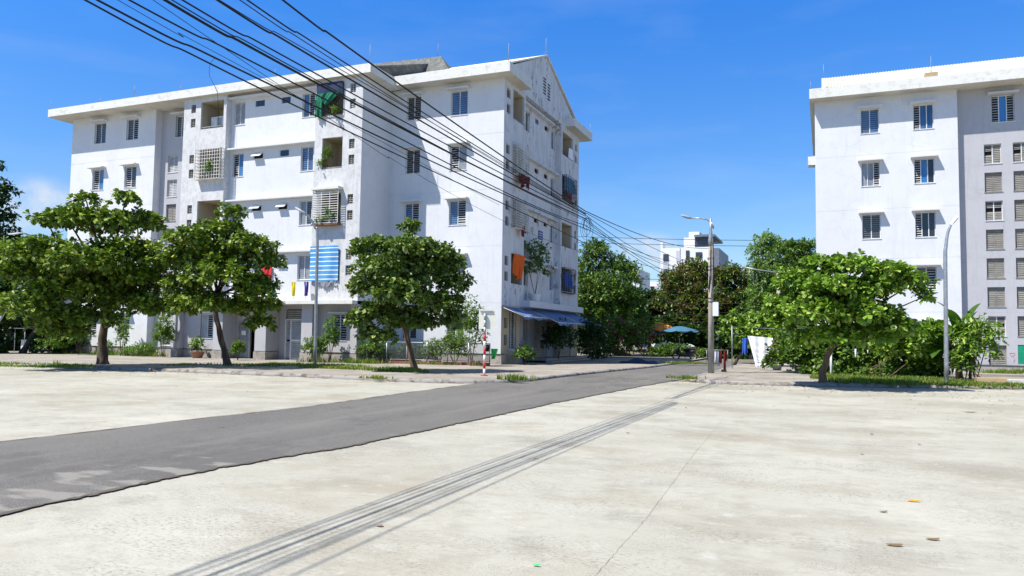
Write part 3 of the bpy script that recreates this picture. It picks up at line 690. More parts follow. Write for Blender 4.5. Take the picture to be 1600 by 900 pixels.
# --- street side
def side(pl, Y0, Y1, zb, holes, mat):
    m = MB(); panel(m, pl, Y0, Y1, zb, WT, holes); m.build('wall', mat, LB)
holes = []; SB = []
for zt in (14.77, 13.95, 11.75, 10.9, 8.75, 7.9, 5.8, 4.98):
    r = [36.45, 36.95, zt-.5, zt]; holes.append(r); vent(LB, SD, r, 'louvre_tan')
for z in (13.35, 10.35, 7.4, 4.4):
    r = [37.35, 38.95, z, z+1.62, .12]; holes.append(r); SB.append(r)
side(SD, 36.1, 39.15, 3.2, holes, 'wall_peeled')
for r in SB: recess(LB, SD, r, 1.3)
rail(LB, SD, SB[0], .08)
m = MB(); m.quad((-15.9, 39.15, 0), (-15.5, 39.15, 0), (-15.5, 39.15, WT), (-15.9, 39.15, WT)); m.quad((-15.5, 45.45, 3.2), (-15.9, 45.45, 3.2), (-15.9, 45.45, WT), (-15.5, 45.45, WT)); m.build('wall', 'wall_peeled', LB)
holes = []
for i, z in enumerate(SILL):
    for (a, b_, st) in ((40.0, 40.85, 'bd'), (44.55, 45.35, 'cb')):
        r = [a, b_, z, z+HH-.15]; holes.append(r); window(LB, SM, r, st, visor=False)
    for (a, b_) in ((41.75, 42.4), (43.4, 44.05)):
        r = [a, b_, z+.85, z+1.2]; holes.append(r); hopper(LB, SM, r, not (i == 0 and a < 42))
side(SM, 39.15, 45.45, 3.2, holes, 'wall_peeled')
for z in (14.9, 11.88, 8.9, 5.92):
    k = MB(); k.box(-15.898, -15.6, 39.2, 45.44, z-.05, z+.05); k.build('ledge', 'wall_peeled', LB)
m = MB(); SM.box(m, 42.5, 43.2, 7.42, 7.95, -.03, 0); o = m.build('address_plate', 'sign_blue', LB)
k = MB()
for j, (a, b_) in enumerate(((42.58, 43.12), (42.62, 43.0), (42.6, 43.08))): SM.box(k, a, b_, 7.80-.14*j, 7.84-.14*j, -.034, -.03)
k.build('lettering', 'paint_white', o)
holes = []; SF = []
for zt in (14.6, 13.8, 11.6, 10.8, 8.7, 7.9, 5.8, 5.0):
    r = [48.35, 48.75, zt-.46, zt]; holes.append(r); vent(LB, SD, r)
for z in (13.3, 10.45, 7.4, 4.5):
    r = [45.7, 47.85, z, z+1.5, .12]; holes.append(r); SF.append(r)
side(SD, 45.45, 49.2, 3.2, holes, 'wall_peeled')
for r in SF: recess(LB, SD, r, 1.3)
# gable wall
m = MB(); YA, ZA = 42.4, 18.55
m.poly([(-15.5, 36.0, WT), (-15.5, 49.2, WT), (-15.5, 48.6, 15.8), (-15.5, YA, ZA), (-15.5, 36.0, 15.75)])
m.quad((-15.9, 39.15, WT), (-15.5, 39.15, WT), (-15.5, 45.45, WT), (-15.9, 45.45, WT))
m.build('gable_wall', 'wall_peeled', LB)
for k0 in (0, 1):
    m = MB()
    for j in range(6): z = 17.1-.18*j-(.15*k0); SD.box(m, 42.0+k0*.75, 42.45+k0*.75, z-.045, z+.045, -.012, .0)
    m.build('gable_vent', 'interior_dark', LB)
# roof planes and eaves
m = MB()
def slab(m, a, b_, c, d, t=.1):
    P = [Vector(p) for p in (a, b_, c, d)]; Q = [p-Vector((0, 0, t)) for p in P]; m.quad(*P); m.quad(*Q[::-1])
    for i in range(4): j = (i+1) % 4; m.quad(P[i], Q[i], Q[j], P[j])
slab(m, (-23, 35.4, 15.7), (-15.38, 35.4, 15.7), (-15.38, YA, ZA+.1), (-23, YA, ZA+.1)); slab(m, (-23, YA, ZA+.1), (-15.38, YA, ZA+.1), (-15.38, 49.6, 15.7), (-23, 49.6, 15.7))
m.build('roof', 'fascia', LB)
m = MB(); slab(m, (-45.8, 33.1, 15.7), (-21.9, 33.1, 15.6), (-22.6, 42, 18.9), (-45.8, 42, 18.9)); slab(m, (-45.8, 42, 18.9), (-22.6, 42, 18.9), (-22.6, 50, 15.7), (-45.8, 50, 15.7))
m.poly([(-22.45, 33.1, 15.5), (-22.45, 49.9, 15.5), (-22.45, 42, 18.8)]); m.build('roof', 'roof_concrete', LB)
m = MB(); T_ = [atY(584, 99.5, 41), atY(689, 88, 41), atY(703, 112, 39.4), atY(584, 132, 39.4)]; T_ = [Vector(p) for p in T_]; T_[3].z = T_[2].z; bk = [Vector((T_[0].x, 44.6, T_[3].z)), Vector((T_[1].x+1.0, 44.6, T_[3].z))]
LT = [Vector((p.x, p.y, 15.6)) for p in (T_[3], T_[2])]; m.quad(T_[3], T_[2], LT[1], LT[0]); m.quad(T_[2], bk[1], Vector((bk[1].x, bk[1].y, 15.6)), LT[1]); m.quad(*T_); m.quad(T_[0], bk[0], bk[1], T_[1]); m.poly([T_[1], bk[1], T_[2]]); m.poly([T_[0], T_[3], bk[0]]); 
m.build('roof', 'roof_concrete', LB)
m = MB(); m.box(-46.0, XC+.62, 32.9, 36.0, WT, 15.68); m.build('eave', 'fascia', LB)
m = MB(); m.box(XC+.62, -14.85, 35.25, 36.15, WT, 15.72); m.box(-15.499, -14.85, 36.15, 38.4, WT, 15.72); m.build('eave', 'fascia', LB)
m = MB(); m.box(-15.499, -14.85, 46.1, 50.2, WT, 15.72); m.box(-46, -15.5, 49.21, 50.2, WT, 15.72); m.box(-46, -45.1, 36, 49.2, WT, 15.68); m.build('eave', 'fascia', LB)
for q_ in ((-45.98, XC+.60, 32.92, 34.6), (XC+.602, -14.87, 35.27, 36.1), (-15.498, -14.87, 36.102, 38.38), (-15.498, -14.87, 46.12, 50.18)):
    m = MB(); m.box(*q_, WT-.012, WT-.004); m.build('soffit', 'soffit', LB)
# lightning rods
for (x, y, z, h) in ((-45.9, 33, 15.7, .55), (-41.5, 33, 15.7, .3), (-38.6, 33, 15.7, .75), (-34.9, 33, 15.7, .3), (-28, 33, 15.7, .5), (-21.85, 33, 15.7, 1.0), (-22.7, 42, 19.4, .8), (-15, 35.4, 15.72, 1.0), (-15.5, YA, 18.7, 1.0), (-14.95, 50, 15.7, .7)):
    m = MB(); m.tube([(x, y, z-.03), (x, y, z+h)], [.018, .008], 6); m.tube([(x-.15, y, z), (x, y, z+.22), (x+.15, y, z)], .008, 5); m.build('lightning_rod', 'frame_grey', LB)
# --- ground floor of the long front
G1 = Plane('y', 33.65); G2 = Plane('y', 34.3)
m = MB(); m.box(-34.9, XC-.0, 32.72, 36.0, 3.12, 3.299); m.build('canopy_slab', 'fascia', LB)
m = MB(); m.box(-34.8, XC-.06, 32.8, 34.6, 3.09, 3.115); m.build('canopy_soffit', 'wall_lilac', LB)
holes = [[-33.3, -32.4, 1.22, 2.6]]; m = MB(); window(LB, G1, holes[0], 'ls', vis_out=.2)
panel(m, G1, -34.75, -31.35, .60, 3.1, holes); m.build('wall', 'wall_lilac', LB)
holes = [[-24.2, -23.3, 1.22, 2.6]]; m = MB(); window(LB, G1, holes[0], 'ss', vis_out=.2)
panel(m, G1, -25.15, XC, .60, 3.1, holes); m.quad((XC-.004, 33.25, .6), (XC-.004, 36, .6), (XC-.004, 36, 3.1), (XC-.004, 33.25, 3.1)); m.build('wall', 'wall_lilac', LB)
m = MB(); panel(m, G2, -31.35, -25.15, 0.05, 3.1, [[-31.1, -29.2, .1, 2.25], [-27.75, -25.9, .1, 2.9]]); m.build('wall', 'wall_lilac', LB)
for (a, b_) in ((-31.9, -31.25), (-28.95, -28.2), (-25.85, -25.15), (-22.75, XC+.002), (-34.95, -34.5)):
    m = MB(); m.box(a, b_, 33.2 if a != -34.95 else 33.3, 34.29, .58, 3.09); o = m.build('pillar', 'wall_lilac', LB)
    m = MB(); m.box(a-.03, b_+.03, 33.16, 34.28, 0, .55); m.build('plinth', 'stone_plinth', o)
for (pa, pb, y, zt) in ((-45.14, -37.83, 33.93, .6), (-37.83, -34.95, 34.43, .6), (-34.5, -31.9, 33.58, .58), (-25.15, -22.78, 33.58, .58), (XC+.01, -15.44, 36.03, .64)):
    m = MB(); m.box(pa, pb, y, y+.6, 0, zt-.02); m.build('plinth', 'stone_plinth', LB)
    m = MB(); m.box(pa, pb, y-.03, y+.5, zt-.02, zt+.02); m.build('plinth_cap', 'plinth_cap', LB)
m = MB(); m.box(-15.8, -15.44, 36.64, 38.7, 0, .6); m.build('plinth', 'stone_plinth', LB)
# entrance: one louvred leaf, one open dark opening
m = MB()
for (a, b_) in ((-31.1, -31.03), (-30.32, -30.2), (-29.27, -29.2)): G2.box(m, a, b_, .1, 2.25, -.04, .06)
G2.box(m, -31.03, -29.27, 2.17, 2.25, -.04, .06)
dr = m.build('entrance_door', 'frame_grey', LB)
m = MB(); slats(m, G2, -31.03, -30.32, 1.1, 2.17, 0, 10, .8); slats(m, G2, -31.03, -30.32, .15, 1.0, 0, 8, .8); G2.box(m, -31.03, -30.32, 1.0, 1.1, -.01, .03); m.build('louvred_leaf', 'louvre_grey', dr)
m = MB(); G2.box(m, -30.82, -30.5, 1.42, 1.68, -.05, -.04); m.build('paper_notice', 'paint_white', dr)
m = MB(); G2.box(m, -31.05, -29.25, .1, 2.2, .9, .95); m.build('interior', 'interior_dark', dr)
m = MB(); G2.box(m, -30.2, -29.27, 1.05, 1.25, .3, .35); m.build('door_bar', 'tarp_navy', dr)
# louvred white double door with transom
m = MB()
for (a, b_) in ((-27.75, -27.68), (-27.4, -27.32), (-26.66, -26.58), (-25.97, -25.9)): G2.box(m, a, b_, .1, 2.32, -.06, .04)
G2.box(m, -27.68, -25.97, 2.28, 2.36, -.06, .04); G2.box(m, -27.32, -25.97, .1, .18, -.062, .04); G2.box(m, -27.32, -25.97, 1.12, 1.22, -.062, .04)
dr = m.build('entrance_door', 'frame_white', LB)
for (a, b_) in ((-27.68, -27.4), (-27.32, -26.66), (-26.58, -25.97)):
    m = MB(); slats(m, G2, a, b_, 1.22, 2.28, -.03, 10, .75); slats(m, G2, a, b_, .18, 1.12, -.03, 9, .75); m.build('louvred_leaf', 'louvre_white', dr)
m = MB(); slats(m, G2, -27.68, -25.97, 2.38, 2.86, 0, 4, .7); m.build('transom', 'louvre_grey', dr)
m = MB(); G2.box(m, -27.75, -25.9, .1, 2.9, .1, .12); m.build('interior', 'interior_dark', dr)
# --- ground floor of the street side
m = MB(); holes = [[36.5, 36.95, 2.0, 2.55], [36.5, 36.95, 1.1, 1.65], [37.2, 38.2, .85, 2.95]]
panel(m, SD, 36.1, 38.7, .6, 3.2, holes); m.build('wall', 'wall_cream', LB)
for r in holes[:2]: vent(LB, SD, r)
w = window(LB, SD, holes[2], 'ss', visor=False)
m = MB(); panel(m, SM, 38.7, 45.45, .3, 3.2, [[39.1, 40.9, .3, 2.6], [42.0, 44.2, .3, 2.6]]); m.quad((-15.9, 38.7, 0), (-15.5, 38.7, 0), (-15.5, 38.7, 3.2), (-15.9, 38.7, 3.2)); m.build('wall', 'wall_lilac', LB)
m = MB(); panel(m, SD, 45.45, 49.2, .3, 3.2, [[45.9, 47.7, .35, 2.66]]); m.quad((-15.5, 45.45, .3), (-15.9, 45.45, .3), (-15.9, 45.45, 3.2), (-15.5, 45.45, 3.2)); m.build('wall', 'wall_cream', LB)
for (a, b_) in ((39.1, 40.9), (42.0, 44.2)):
    m = MB(); c_ = (a+b_)/2
    for (p, q_) in ((a, a+.07), (c_-.05, c_+.05), (b_-.07, b_)): SM.box(m, p, q_, .3, 2.6, -.04, .04)
    SM.box(m, a, b_, 1.15, 1.27, -.035, .035); SM.box(m, a, b_, 2.5, 2.6, -.035, .035); dr = m.build('street_door', 'louvre_grey', LB)
    for (p, q_) in ((a+.07, c_-.05), (c_+.05, b_-.07)):
        m = MB(); slats(m, SM, p, q_, 1.27, 2.5, -.02, 11, .7); slats(m, SM, p, q_, .32, 1.15, -.02, 8, .7); m.build('louvred_leaf', 'louvre_grey', dr)
    m = MB(); SM.box(m, a, b_, .3, 2.6, .12, .14); m.build('interior', 'interior_dark', dr)
m = MB(); slats(m, SD, 45.9, 47.7, .35, 2.66, .05, 20, .95); m.build('roller_shutter', 'louvre_grey', LB)
m = MB(); m.box(-15.898, -15.0, 38.9, 48.9, 3.19, 3.55); m.build('planter_ledge', 'wall_white', LB)
m = MB()
for i in range(2): m.box(-15.88, -14.6+.35*i, 40.5, 47.9, .11+.0*i, .34-.13*i)
m.build('entrance_steps', 'stone_plinth', LB)
def awning(Y0, Y1, z1, z0, out, sagv, lab):
    P = []; Q = []
    for i in range(9):
        t = i/8; r1 = []; r2 = []
        for j in range(25):
            s_ = j/24; z = z1+(z0-z1)*t-sagv*math.sin(math.pi*t)*(.4+.6*abs(math.sin(s_*5*math.pi)))-.05*math.sin(s_*13)*t
            r1.append((-15.46+out*t, Y0+(Y1-Y0)*s_, z)); r2.append((-15.46+out*t, Y0+(Y1-Y0)*s_, z-.015))
        P.append(r1); Q.append(r2)
    V = [P[-1], [(p[0]+.02, p[1], p[2]-.16-.05*math.sin(j*1.9)) for j, p in enumerate(P[-1])]]
    m = MB(); m.grid(P); m.grid(Q); m.grid(V); aw = m.build('awning', 'awning_blue', LB)
    m = MB()
    for Y in (Y0+.02, (Y0+Y1)/2, Y1-.02): m.tube([(-15.48, Y, z1-.04), (-15.46+out, Y, z0-.05)], .022, 6)
    m.tube([(-15.46+out, Y0, z0-.05), (-15.46+out, Y1, z0-.05)], .022, 6); m.build('awning_frame', 'frame_white', aw)
awning(36.2, 39.8, 3.12, 2.65, 1.2, .05, ''); awning(40.0, 48.6, 3.15, 2.42, 1.75, .08, '')

# ================================================================== RIGHT APARTMENT BUILDING
RB = thing('apartment_building', 'white apartment block with a yellow corrugated roof and stacked grey stair louvres', 'building', (6, 50, 0))
RW = 14.85; R1 = Plane('y', 44.9); R2 = Plane('y', 45.32)
holes = []; m = MB()
for j, (a, b_) in enumerate(((1.9, 2.8), (4.45, 5.4))):
    for i, (zb, zt) in enumerate(((12.85, 14.17), (9.95, 11.25), (7.08, 8.4), (4.22, 5.52), (1.3, 2.6))):
        r = [a, b_, zb, zt]; holes.append(r)
        window(RB, R1, r, [['bb', 'sbb'], ['ccs', 'sBd'], ['dd', 'sdd'], ['dd', 'ds'], ['dd', 'dd']][i][j], vis_out=.36)
panel(m, R1, -.42, 6.5, 0, RW, holes)
m.quad((-.42, 58, 0), (-.42, 44.9, 0), (-.42, 44.9, RW), (-.42, 58, RW)); m.quad((6.5, 44.9, 0), (6.5, 45.32, 0), (6.5, 45.32, RW), (6.5, 44.9, RW)); m.quad((-.42, 58, 0), (-.42, 58, RW), (26, 58, RW), (26, 58, 0))
m.build('wall', 'wall_white', RB)
holes = []; m = MB()
for i in range(8):
    zt = 11.87-1.487*i
    for j, (a, b_) in enumerate(((7.72, 8.5), (9.0, 9.78))):
        if i == 7 and j == 1: continue
        r = [a, b_, zt-1.02, zt]; holes.append(r)
        window(RB, R2, r, [['hg', 'hg'], ['gg', 'gg'], ['hh', 'gg'], ['gg', 'gg'], ['gg', 'gg'], ['gg', 'gg'], ['gh', 'gg'], ['gg', 'gg']][i][j], visor=False, name='stair_window')
r = [8.1, 9.13, 13.0, 14.4]; holes.append(r); window(RB, R2, r, 'sBs', vis_out=.3)
gd = [8.98, 10.0, .52, 1.5]; holes.append(gd)
panel(m, R2, 6.5, 12.2, .46, RW, holes); m.build('wall', 'wall_lilac', RB)
m = MB(); R2.box(m, gd[0], gd[1], gd[2], gd[3], .03, .07); m.build('shutter_panel', 'panel_green', RB)
m = MB(); panel(m, R1, 12.2, 20, 0, RW, []); m.quad((12.2, 45.32, 0), (12.2, 44.9, 0), (12.2, 44.9, RW), (12.2, 45.32, RW)); m.build('wall', 'wall_white', RB)
m = MB(); R2.box(m, 6.52, 12.18, 0, .42, -.1, .3); m.build('plinth', 'stone_plinth', RB)
m = MB(); R2.box(m, 6.52, 12.18, .42, .458, -.13, .3); m.build('plinth_cap', 'plinth_cap', RB)
# lighter horizontal construction joints
m = MB()
for z in (11.67, 8.69, 6.0, 3.14): R1.box(m, -.41, 6.49, z-.006, z+.006, -.003, 0)
for z in (6.0, 3.14): R2.box(m, 6.51, 12.1, z-.006, z+.006, -.003, 0)
m.build('joint_line', 'wall_grey', RB)
m = MB()
pts = [R2.pt(8.74+.11*math.sin(t)**3, 1.0+.10*(math.cos(t)*1.0-.38*math.cos(2*t)-.14*math.cos(3*t)), -.006) for t in [i*2*math.pi/24 for i in range(25)]]
m.tube(pts, .008, 5, False); m.tube([R2.pt(8.76, .88, -.006), R2.pt(8.84, .74, -.006), R2.pt(8.78, .62, -.006)], .007, 5)
m.build('heart_graffiti', 'graffiti_red', RB)
m = MB(); m.box(-.68, 20, 44.15, 44.95, RW, 15.4); m.build('eave', 'fascia', RB)
m = MB(); m.box(-.68, -.42, 44.95, 58, RW, 15.4); m.build('eave', 'fascia', RB)
m = MB(); m.box(-.66, 20, 44.17, 45.3, RW-.01, RW-.003); m.build('soffit', 'soffit', RB)
m = MB(); m.box(-.05, .16, 44.5, 57, 15.4, 16.05); m.build('parapet', 'fascia', RB)
m = MB(); n0 = 0; P = []
prof = []
for i in range(520):
    x = .17+i*.04; prof.append((x, .022*(1 if (i//2) % 2 else -1)))
m.grid([[(x, 44.45, 15.42+h) for x, h in prof], [(x, 51.2, 18.2+h) for x, h in prof], [(x, 58, 15.4+h) for x, h in prof]])
m.sm = [False]*len(m.sm); m.build('roof', 'corrugated_yellow', RB)
m = MB(); m.box(5.0, 5.6, 44.46, 44.9, 15.5, 15.72); m.build('roof_vent', 'wood_pale', RB)
for (x, y, z, h) in ((-.6, 44.3, 15.4, .45), (.06, 44.6, 16.05, .8), (5.3, 44.6, 15.7, .95)):
    m = MB(); m.tube([(x, y, z), (x, y, z+h)], [.016, .008], 6); m.build('lightning_rod', 'frame_grey', RB)
m = MB(); m.box(-.85, -.43, 48, 48.8, 12.0, 12.5); m.build('air_conditioner', 'frame_white', RB)

# ---------------- small things fixed in / standing on the left building
m = MB(); m.box(-33.2, -32.3, 33.75, 34.1, 13.55, 14.15); ac = m.build('air_conditioner', 'frame_white', None); tag(ac, 'white air conditioner unit on the top left balcony', 'air conditioner')
q_ = MB(); q_.lathe((0, 0, 0), [(.0, 0), (.2, 0), (.2, .01)], 16); q_ = MB(); q_.box(-32.75, -32.38, 33.74, 33.749, 13.62, 14.08); q_.build('fan_grille', 'louvre_grey', ac)

def potted(name, label, base, h, w, mat='leaf_weed', leaf=.14, dens=40, pot=None, potc='terracotta', pr=.22, ph=.3, k=6, cat='plant', group=None, spread=.9, width=.45):
    root = thing(name, label, cat, base, group); z0 = 0
    if pot:
        m = MB(); m.lathe(base, [(0, 0), (pr*.65, 0), (pr*.75, ph*.2), (pr, ph*.9), (pr*1.06, ph), (pr*.92, ph), (pr*.85, ph*.85), (0, ph*.85)], 18); m.build('pot', potc, root); z0 = ph*.85
    b0 = np.array(base, float)
    m = MB()
    for i in range(5):
        a = rnd.uniform(0, 6.28); e = b0+np.array([math.cos(a)*w*.3, math.sin(a)*w*.3, z0+h*.7]); m.tube([b0+np.array([0, 0, z0-.02]), (b0+e)/2+np.array([0, 0, z0*.5]), e], [.018, .012, .006], 5)
    m.build('stem', 'bark_brown', root)
    P, D = pad_points([(b0+np.array([0, 0, z0+h*.58]), (w*.5, w*.5, h*.45))], dens, .35)
    leaves_mesh('foliage', P, D, leaf, mat, root, k=k, spread=spread, width=width); return root
potted('potted_plant', 'leafy plant in a wide terracotta pot beside the open entrance', (-33.0+.35, 32.85, .11), .75, .8, 'leaf_mid', .26, 18, True, 'terracotta', .38, .36, k=5)
potted('shrub', 'leafy bush in front of the banana plant', (5.35, 34.0, .11), 2.5, 1.7, 'leaf_almond_bright', .2, 22)
potted('shrub', 'low leafy bush hiding the foot of the banana plant', (4.95, 33.9, .11), 1.3, 1.0, 'leaf_mid', .16, 34)
potted('topiary_bush', 'small bright green cone shaped bush between the two entrances', (-28.9, 31.9, .11), 1.05, .75, 'leaf_weed', .09, 160)
potted('shrub', 'round green shrub at the foot of the thin lamp post', (-24.3, 32.3, .11), 1.25, 1.4, 'leaf_mid', .12, 55)
potted('shrub', 'tall loose shrub climbing below the ground window right of the entrances', (-23.6, 32.7, .11), 2.2, .9, 'leaf_weed', .15, 30)
potted('shrub', 'climbing vine hanging over the wall beside the stair recess', (-34.95, 32.6, .11), 2.3, 1.15, 'leaf_weed', .16, 34)
potted('sapling', 'young papaya like sapling below the left wing windows', (-41.8, 32.6, .11), 2.3, 1.3, 'leaf_mid', .30, 9, k=6)
potted('sapling', 'thin sapling against the window of the left wing', (-38.7, 33.0, .11), 2.3, .8, 'leaf_weed', .2, 14)
for (x, y, h, w, lb) in ((-43.6, 32.2, 1.0, 1.6, 'low weeds at the left corner of the white block'), (-36.9, 33.0, .7, 1.6, 'low bushy weeds in the stair recess'), (-40.2, 33.2, .8, .9, 'small weed clump under the left wing'), (-21.6, 33.6, 1.3, 1.6, 'bush at the left end of the wire fence'), (-38.0, 32.9, .5, .9, 'weedy clump beside the stair recess')):
    potted('shrub', lb, (x, y, .11), h, w, 'leaf_weed', .12, 40)
potted('shrub', 'dense climber covering the right half of the wire fence', (-17.4, 34.6, .11), 1.55, 1.9, 'leaf_mid', .12, 60)
potted('shrub', 'tangled brown stemmed climber in the middle of the wire fence', (-18.6, 34.4, .11), 1.3, 1.3, 'leaf_mid', .10, 40)
potted('small_tree', 'slender young tree with feathery top behind the warning sign', (-15.9, 33.4, .11), 3.3, 1.4, 'leaf_weed', .16, 22)
potted('potted_plant', 'dark leafy plant on the pavement by the street window', (-14.5, 36.9, .11), .9, 1.1, 'leaf_mid', .2, 26)
potted('shrub', 'large dark shrub in front of the street doors', (-14.3, 41.8, .3), 2.1, 2.0, 'leaf_dark', .2, 26)
potted('shrub', 'tall dark clipped shrub under the end of the blue awning', (-13.4, 45.6, .11), 2.6, 1.9, 'leaf_dark', .14, 55)
tag(bpy.data.objects[-1] if False else potted('planter_tree', 'leafy tree growing from the ledge above the street awnings', (-15.35, 40.6, 3.55), 3.2, 2.0, 'leaf_mid', .22, 9, True, 'far_white', .35, .45), None, None)
# balcony plants
for (x, z, h, w, lb) in ((-32.4, 10.3, 1.0, .7, 'plant growing through the white cage balcony'), (-24.55, 10.4, 1.2, .45, 'tall vine on the second highest right balcony'), (-24.9, 10.4, .5, .6, 'low plant on the second highest right balcony'), (-24.0, 7.35, .9, .7, 'plants inside the barred balcony with a flower tray'), (-24.6, 7.3, .45, .7, 'yellow green plant in the barred balcony tray'), (-23.95, 13.2, .45, .5, 'small potted plant under the green shade cloth')):
    potted('balcony_plant', lb, (x, 33.0 if z != 10.4 else 33.3, z), h, w, 'leaf_weed', .12, 40)
# laundry and cloth on the building
def hang(name, label, cat, mat, pl, u0, u1, z1, z0, d, group=None, **k):
    o = cloth(name, mat, pl, u0, u1, z1, z0, d, None, **k); tag(o, label, cat, group); return o
hang('striped_blind', 'blue and white striped blind over a first floor balcony', 'blind', 'blind_blue', BF, -25.35, -23.55, 6.2, 4.35, -.12, folds=2, amp=.035, nu=40, nz=30)
hang('hanging_laundry', 'row of small dark clothes below the striped blind', 'laundry', 'cloth_grey', BF, -24.9, -23.65, 4.35, 4.1, -.12, folds=7, amp=.03, ragged=.12)
hang('orange_sheet', 'orange cloth hanging from a street side balcony', 'cloth', 'cloth_orange', SD, 37.4, 38.85, 6.0, 4.95, -.16, folds=4, amp=.09, sag=.35, taper=(.02, .3), ragged=.08)
hang('hanging_laundry', 'dark bundle of clothes under the white street side cage', 'laundry', 'cloth_maroon', SD, 37.5, 38.9, 10.4, 9.8, -.35, folds=4, amp=.1, ragged=.15)
hang('blue_tarp', 'blue tarp in the caged balcony at the far street corner', 'cloth', 'tarp_blue', SD, 45.75, 47.8, 11.95, 11.0, -.12, folds=3, amp=.04)
hang('hanging_laundry', 'red cloth below the blue tarp at the far street corner', 'laundry', 'cloth_red', SD, 46.6, 47.3, 10.95, 10.5, -.14, folds=2, amp=.04)
hang('hanging_laundry', 'blue clothes in the lowest balcony at the far street corner', 'laundry', 'cloth_blue', SD, 45.9, 47.6, 5.7, 4.75, -.1, folds=5, amp=.05, ragged=.1)
hang('hanging_laundry', 'white shirt on the top balcony at the far street corner', 'laundry', 'cloth_white', SD, 46.9, 47.7, 14.0, 13.3, -.06, folds=3, amp=.04)
hang('hanging_laundry', 'red trousers below the second street side cage', 'laundry', 'cloth_maroon', SD, 38.1, 38.5, 7.6, 7.0, -.3, folds=2, amp=.03)
cage(LB, SD, [37.3, 39.1, 10.3, 12.05], .3, 9, 12, 'grille_white'); cage(LB, SD, [37.3, 38.95, 7.4, 8.9], .3, 9, 11, 'grille_white'); cage(LB, SD, [45.7, 47.85, 10.4, 11.95], .3, 6, 4, 'metal_dark'); cage(LB, SD, [45.7, 47.85, 4.4, 6.0], .25, 6, 4, 'metal_dark')
m = MB()
# party flags on short sticks along the canopy
for (x, mt, cn) in ((-28.75, 'plastic_red', 'red'), (-27.55, 'plastic_teal', 'green'), (-26.2, 'plastic_yellow', 'yellow'), (-25.4, 'plastic_purple', 'purple')):
    root = thing('canopy_flag', f'{cn} pennant on a stick above the entrance canopy', 'flag', (x, 32.9, 3.3), 'pennants on the entrance canopy')
    m = MB(); m.tube([(x, 32.9, 3.28), (x+.02, 32.9, 4.3)], .012, 5); m.build('stick', 'frame_white', root)
    cloth('flag', mt, Plane('y', 32.88), x-.13, x+.17, 4.3, 3.55, 0, root, 2, .04, taper=(.08, .06), nu=10, nz=8)
hang('red_cloth', 'red cloth draped below a first floor window', 'cloth', 'plastic_red', MF, -28.9, -28.2, 5.3, 4.6, -.1, folds=3, amp=.04, ragged=.1)
hang('blue_bag', 'small blue sheet hung from a left wing window', 'cloth', 'pane_bright_blue', A_, -41.0, -40.3, 4.9, 4.2, -.1, folds=2, amp=.05)

# ================================================================== LAMPS, POLES, SIGN
def px_on(P, px, py):
    """photo pixel at the same distance from the eye as point P"""
    P = np.array(P, float); f_ = P-EYE; f_[2] = 0; ds = np.linalg.norm(f_); f_ /= ds; d = ray(px, py); return EYE+d*(ds/(d[:2]@f_[:2]))
# thin grey post with curved arm, by the long front
def thin_lamp(label, base, arm_px, head_px, grp):
    root = thing('street_lamp', label, 'street lamp', base, grp); pts = [np.array(base, float)]+[px_on(base, *p) for p in arm_px]
    ax, ay = base[0], base[1]
    f = []
    for i in range(len(pts)-1):
        for q in range(6):
            t = q/6; p0 = pts[max(i-1, 0)]; p1 = pts[i]; p2 = pts[i+1]; p3 = pts[min(i+2, len(pts)-1)]
            if i == 0: f.append(p1*(1-t)+p2*t)
            else: f.append(.5*((2*p1)+(-p0+p2)*t+(2*p0-5*p1+4*p2-p3)*t*t+(-p0+3*p1-3*p2+p3)*t**3))
    f.append(pts[-1]); n = len(f)
    m = MB(); m.tube(f, [.078*(1-.5*i/n) for i in range(n)], 10); m.build('post', 'metal_galv', root)
    m = MB(); m.box(base[0]-.16, base[0]+.16, base[1]-.16, base[1]+.16, base[2], base[2]+.03); m.build('base_plate', 'metal_galv', root)
    a = Vector(f[-1]); b_ = Vector(px_on(base, *head_px)); d = (b_-a); L_ = d.length; d.normalize(); s_ = d.cross(Vector((0, 0, 1))).normalized(); u = s_.cross(d)
    m = MB(); c = a+d*L_*.5
    for (k0, k1, w0, w1, h) in ((-.5, .0, .06, .13, .05), (0, .5, .13, .10, .05)):
        p0 = c+d*L_*k0*1.1; p1 = c+d*L_*k1*1.1
        A = [p0-s_*w0-u*h*.5, p0+s_*w0-u*h*.5, p0+s_*w0*.7+u*h, p0-s_*w0*.7+u*h]; B_ = [p1-s_*w1-u*h*.5, p1+s_*w1-u*h*.5, p1+s_*w1*.7+u*h, p1-s_*w1*.7+u*h]
        m.quad(*A); m.quad(*B_[::-1])
        for i in range(4): j = (i+1) % 4; m.quad(A[i], B_[i], B_[j], A[j])
    hd = m.build('lamp_head', 'frame_white', root)
    m = MB(); m.obox(c-u*.035+d*L_*.1, d*L_*.33, s_*.09, u*.012); m.build('lamp_glass', 'lamp_glass', hd)
G_ = 'thin galvanised street lamps with curved arms'
thin_lamp('thin grey street lamp with an arm curving left before the entrances', atZ(492, 571, .11), [(496, 380), (492, 355), (484, 341), (476, 333)], (462, 325), G_)
thin_lamp('thin grey street lamp with an upturned head by the right white block', atZ(1479, 600, .11), [(1477, 415), (1478, 385), (1481, 364), (1486, 351)], (1496, 339), G_)
# lamp behind the far left tree
thin_lamp('street lamp whose pale head peeks over the far left tree', (-43.0, 27.5, .11), [(60, 400), (50, 372), (42, 366), (34, 364)], (14, 366), G_)
